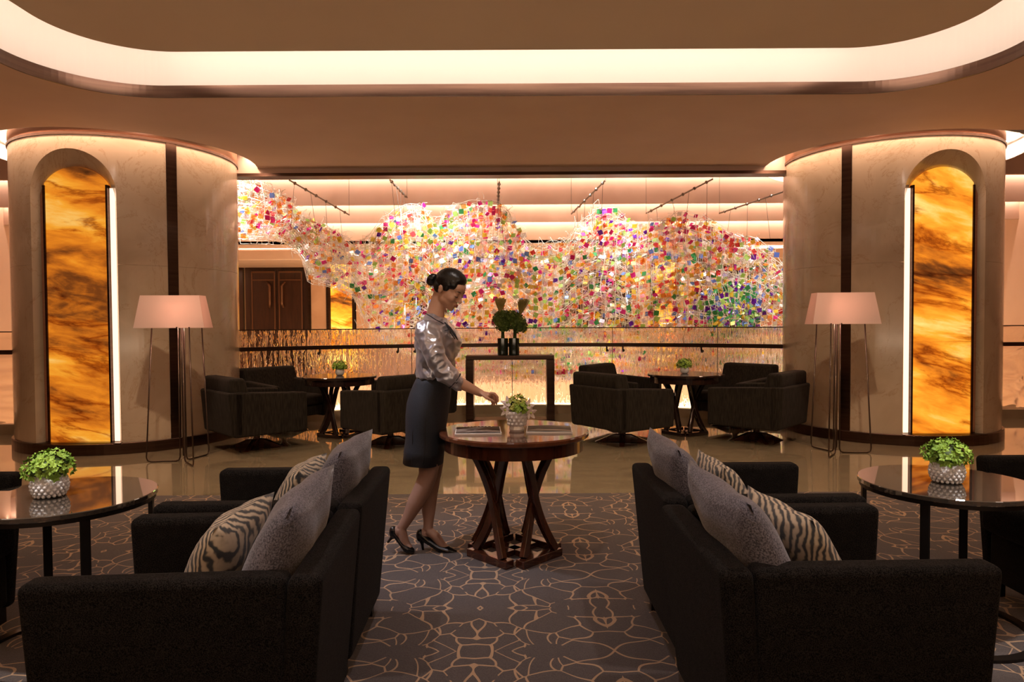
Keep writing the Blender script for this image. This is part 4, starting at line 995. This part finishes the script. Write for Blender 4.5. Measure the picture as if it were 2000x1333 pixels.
jacket = remesh(jk, 'jacket', 'satin', .0065, 5, woman, disp=wr)
def ringtrim(name, c, d, r, mt, rt=.003, par=None, fl=1.0, n=28):
    d = d.normalized(); u = V((0,1,0)); u = (u-d*u.dot(d)).normalized(); v = d.cross(u); pts = [c+u*cos(2*pi*i/n)*r+v*sin(2*pi*i/n)*r*fl for i in range(n+1)]
    mb = MB(); mb.tube(pts, rt, 6); return mb.build(name, mt, par, smooth=True)
sd = (lp(893,752,3.93)-lp(878,740,3.925)); cuff = lp(893,752,3.93)
ringtrim('cuff_trim', cuff-sd*.30, sd, .0525, 'navytrim', .004, jacket)
mb = MB(); n1 = sd.normalized(); up_ = n1.cross(V((0,1,0))).normalized()
if up_.z < 0: up_ = -up_
q0 = cuff - V((0,.052,0)); mb.tube([q0+n1*-.002+up_*.026+V((0,.010,0)), q0+n1*-.001+up_*.002, q0-n1*.030+up_*.001+V((0,.0,0))], .0035, 6); mb.build('cuff_tab', 'navytrim', jacket)
# open neckline with dark trim and blouse
pts = [lp(829,615,4.03), lp(838,620,3.99), lp(850,628,3.985), lp(862,634,4.01), lp(871,640,4.04), lp(880,654,4.02), lp(889,666,4.0)]
mb = MB(); mb.tube(pts, [.0025,.003,.003,.003,.0035,.004,.003], 6); mb.build('neck_trim', 'navytrim', jacket, smooth=True)
mb = MB(); pa = [lp(869,634,4.04), lp(878,644,4.015), lp(888,658,3.995), lp(894,668,3.995)]; mb.tube(pa, [.006,.016,.014,.004], 10, .5, up=(0,1,0)); mb.build('blouse_collar', 'navy', woman, smooth=True)
mb = MB(); a_ = lp(868.5,650,3.982); mb.tube([a_, a_+V((.020,.004,.004))], .0022, 6); mb.build('pocket_slit', 'navytrim', jacket)
# --- skirt
sk = MB(); ssec = [(738,849,.103,.133),(752,845,.112,.143),(770,841,.124,.158),(790,837,.130,.170),(815,834,.128,.172),(840,832,.122,.168),(858,831,.119,.163),(880,829,.122,.166),(907,826.5,.122,.168)]
rg = []
for i, (py, px, rx, ry) in enumerate(ssec):
    c = lp(px, py, 4.12); ring = []
    for j in range(48):
        a = 2*pi*j/48; k = 1
        if i >= 6: k += .016*cos(6*a+1.0)*(i-5)/3
        ring.append(c+V((rx*cos(a)*k, ry*sin(a)*k, .004*sin(a*2)*(i > 6))))
    rg.append(ring)
inner = [[lp(826.5,907,4.12)+(p-lp(826.5,907,4.12))*.96+V((0,0,.002)) for p in rg[-1]], [lp(829,870,4.12)+(p-lp(826.5,907,4.12))*.90 for p in rg[-1]]]
sk.loft(rg+inner); skirt = sk.build('skirt', 'navy', woman, smooth=True)
for px0, px1, dyy in ((817,812,-.150), (836,834,-.171)):
    mb = MB(); q_ = [lp(px0+(px1-px0)*i/5, 760+ (900-760)*i/5, 4.12) for i in range(6)]
    pts = []
    for i, p in enumerate(q_):
        u = i/5*(len(rg)-2)+1; i0 = int(u); 
        ringp = rg[min(i0, len(rg)-1)]; best = min((pp for pp in ringp if pp.y < 0), key=lambda pp: abs(pp.x-p.x)); pts.append(V((best.x, best.y-.001, p.z)))
    mb.tube(pts, .0016, 5); mb.build('skirt_seam', 'lash', skirt)
# --- shoes
def shoe(an, heel, ball, toe, heeltip, name='shoe'):
    mb = MB(); d = (toe-heel); d.z = 0; d.normalize(); sdv = V((-d.y, d.x, 0))
    secs = [(heel, .030, .050), (heel*.6+ball*.4, .033, .030), (heel*.25+ball*.75, .040, .030), (ball, .041, .040), (ball*.4+toe*.6, .037, .036), (toe+d*.02, .014, .016)]
    rings = []
    for c, w_, h_ in secs:
        rings.append([c+sdv*w_*cos(2*pi*j/16)+V((0,0,max(-.010, h_*sin(2*pi*j/16)))) for j in range(16)])
    mb.loft(rings); mb.ell(heel+V((-.006,0,.012)), (.026,.030,.040), 12, 8)
    s = remesh(mb, name, 'black', .0035, 3, woman, disp=lambda c, n: c)
    # open the top: keep it low around the foot
    mb = MB(); mb.tube([heel+V((0,0,-.002)), heel*.5+heeltip*.5, heeltip], [.020, .009, .006], 10); mb.build('heel', 'black', s, smooth=True)
    return s
woman.location.z += .011
sa = shoe(A_an, A_heel+V((-.014,0,-.006)), A_ball+V((0,0,-.008)), A_toe+V((0,0,-.008)), A_heel+V((-.055,.0,-.055)))
sb = shoe(B_an, B_heel+V((-.010,0,-.006)), B_ball+V((0,0,-.004)), B_toe+V((0,0,-.004)), lp(827, 1082, 4.09))
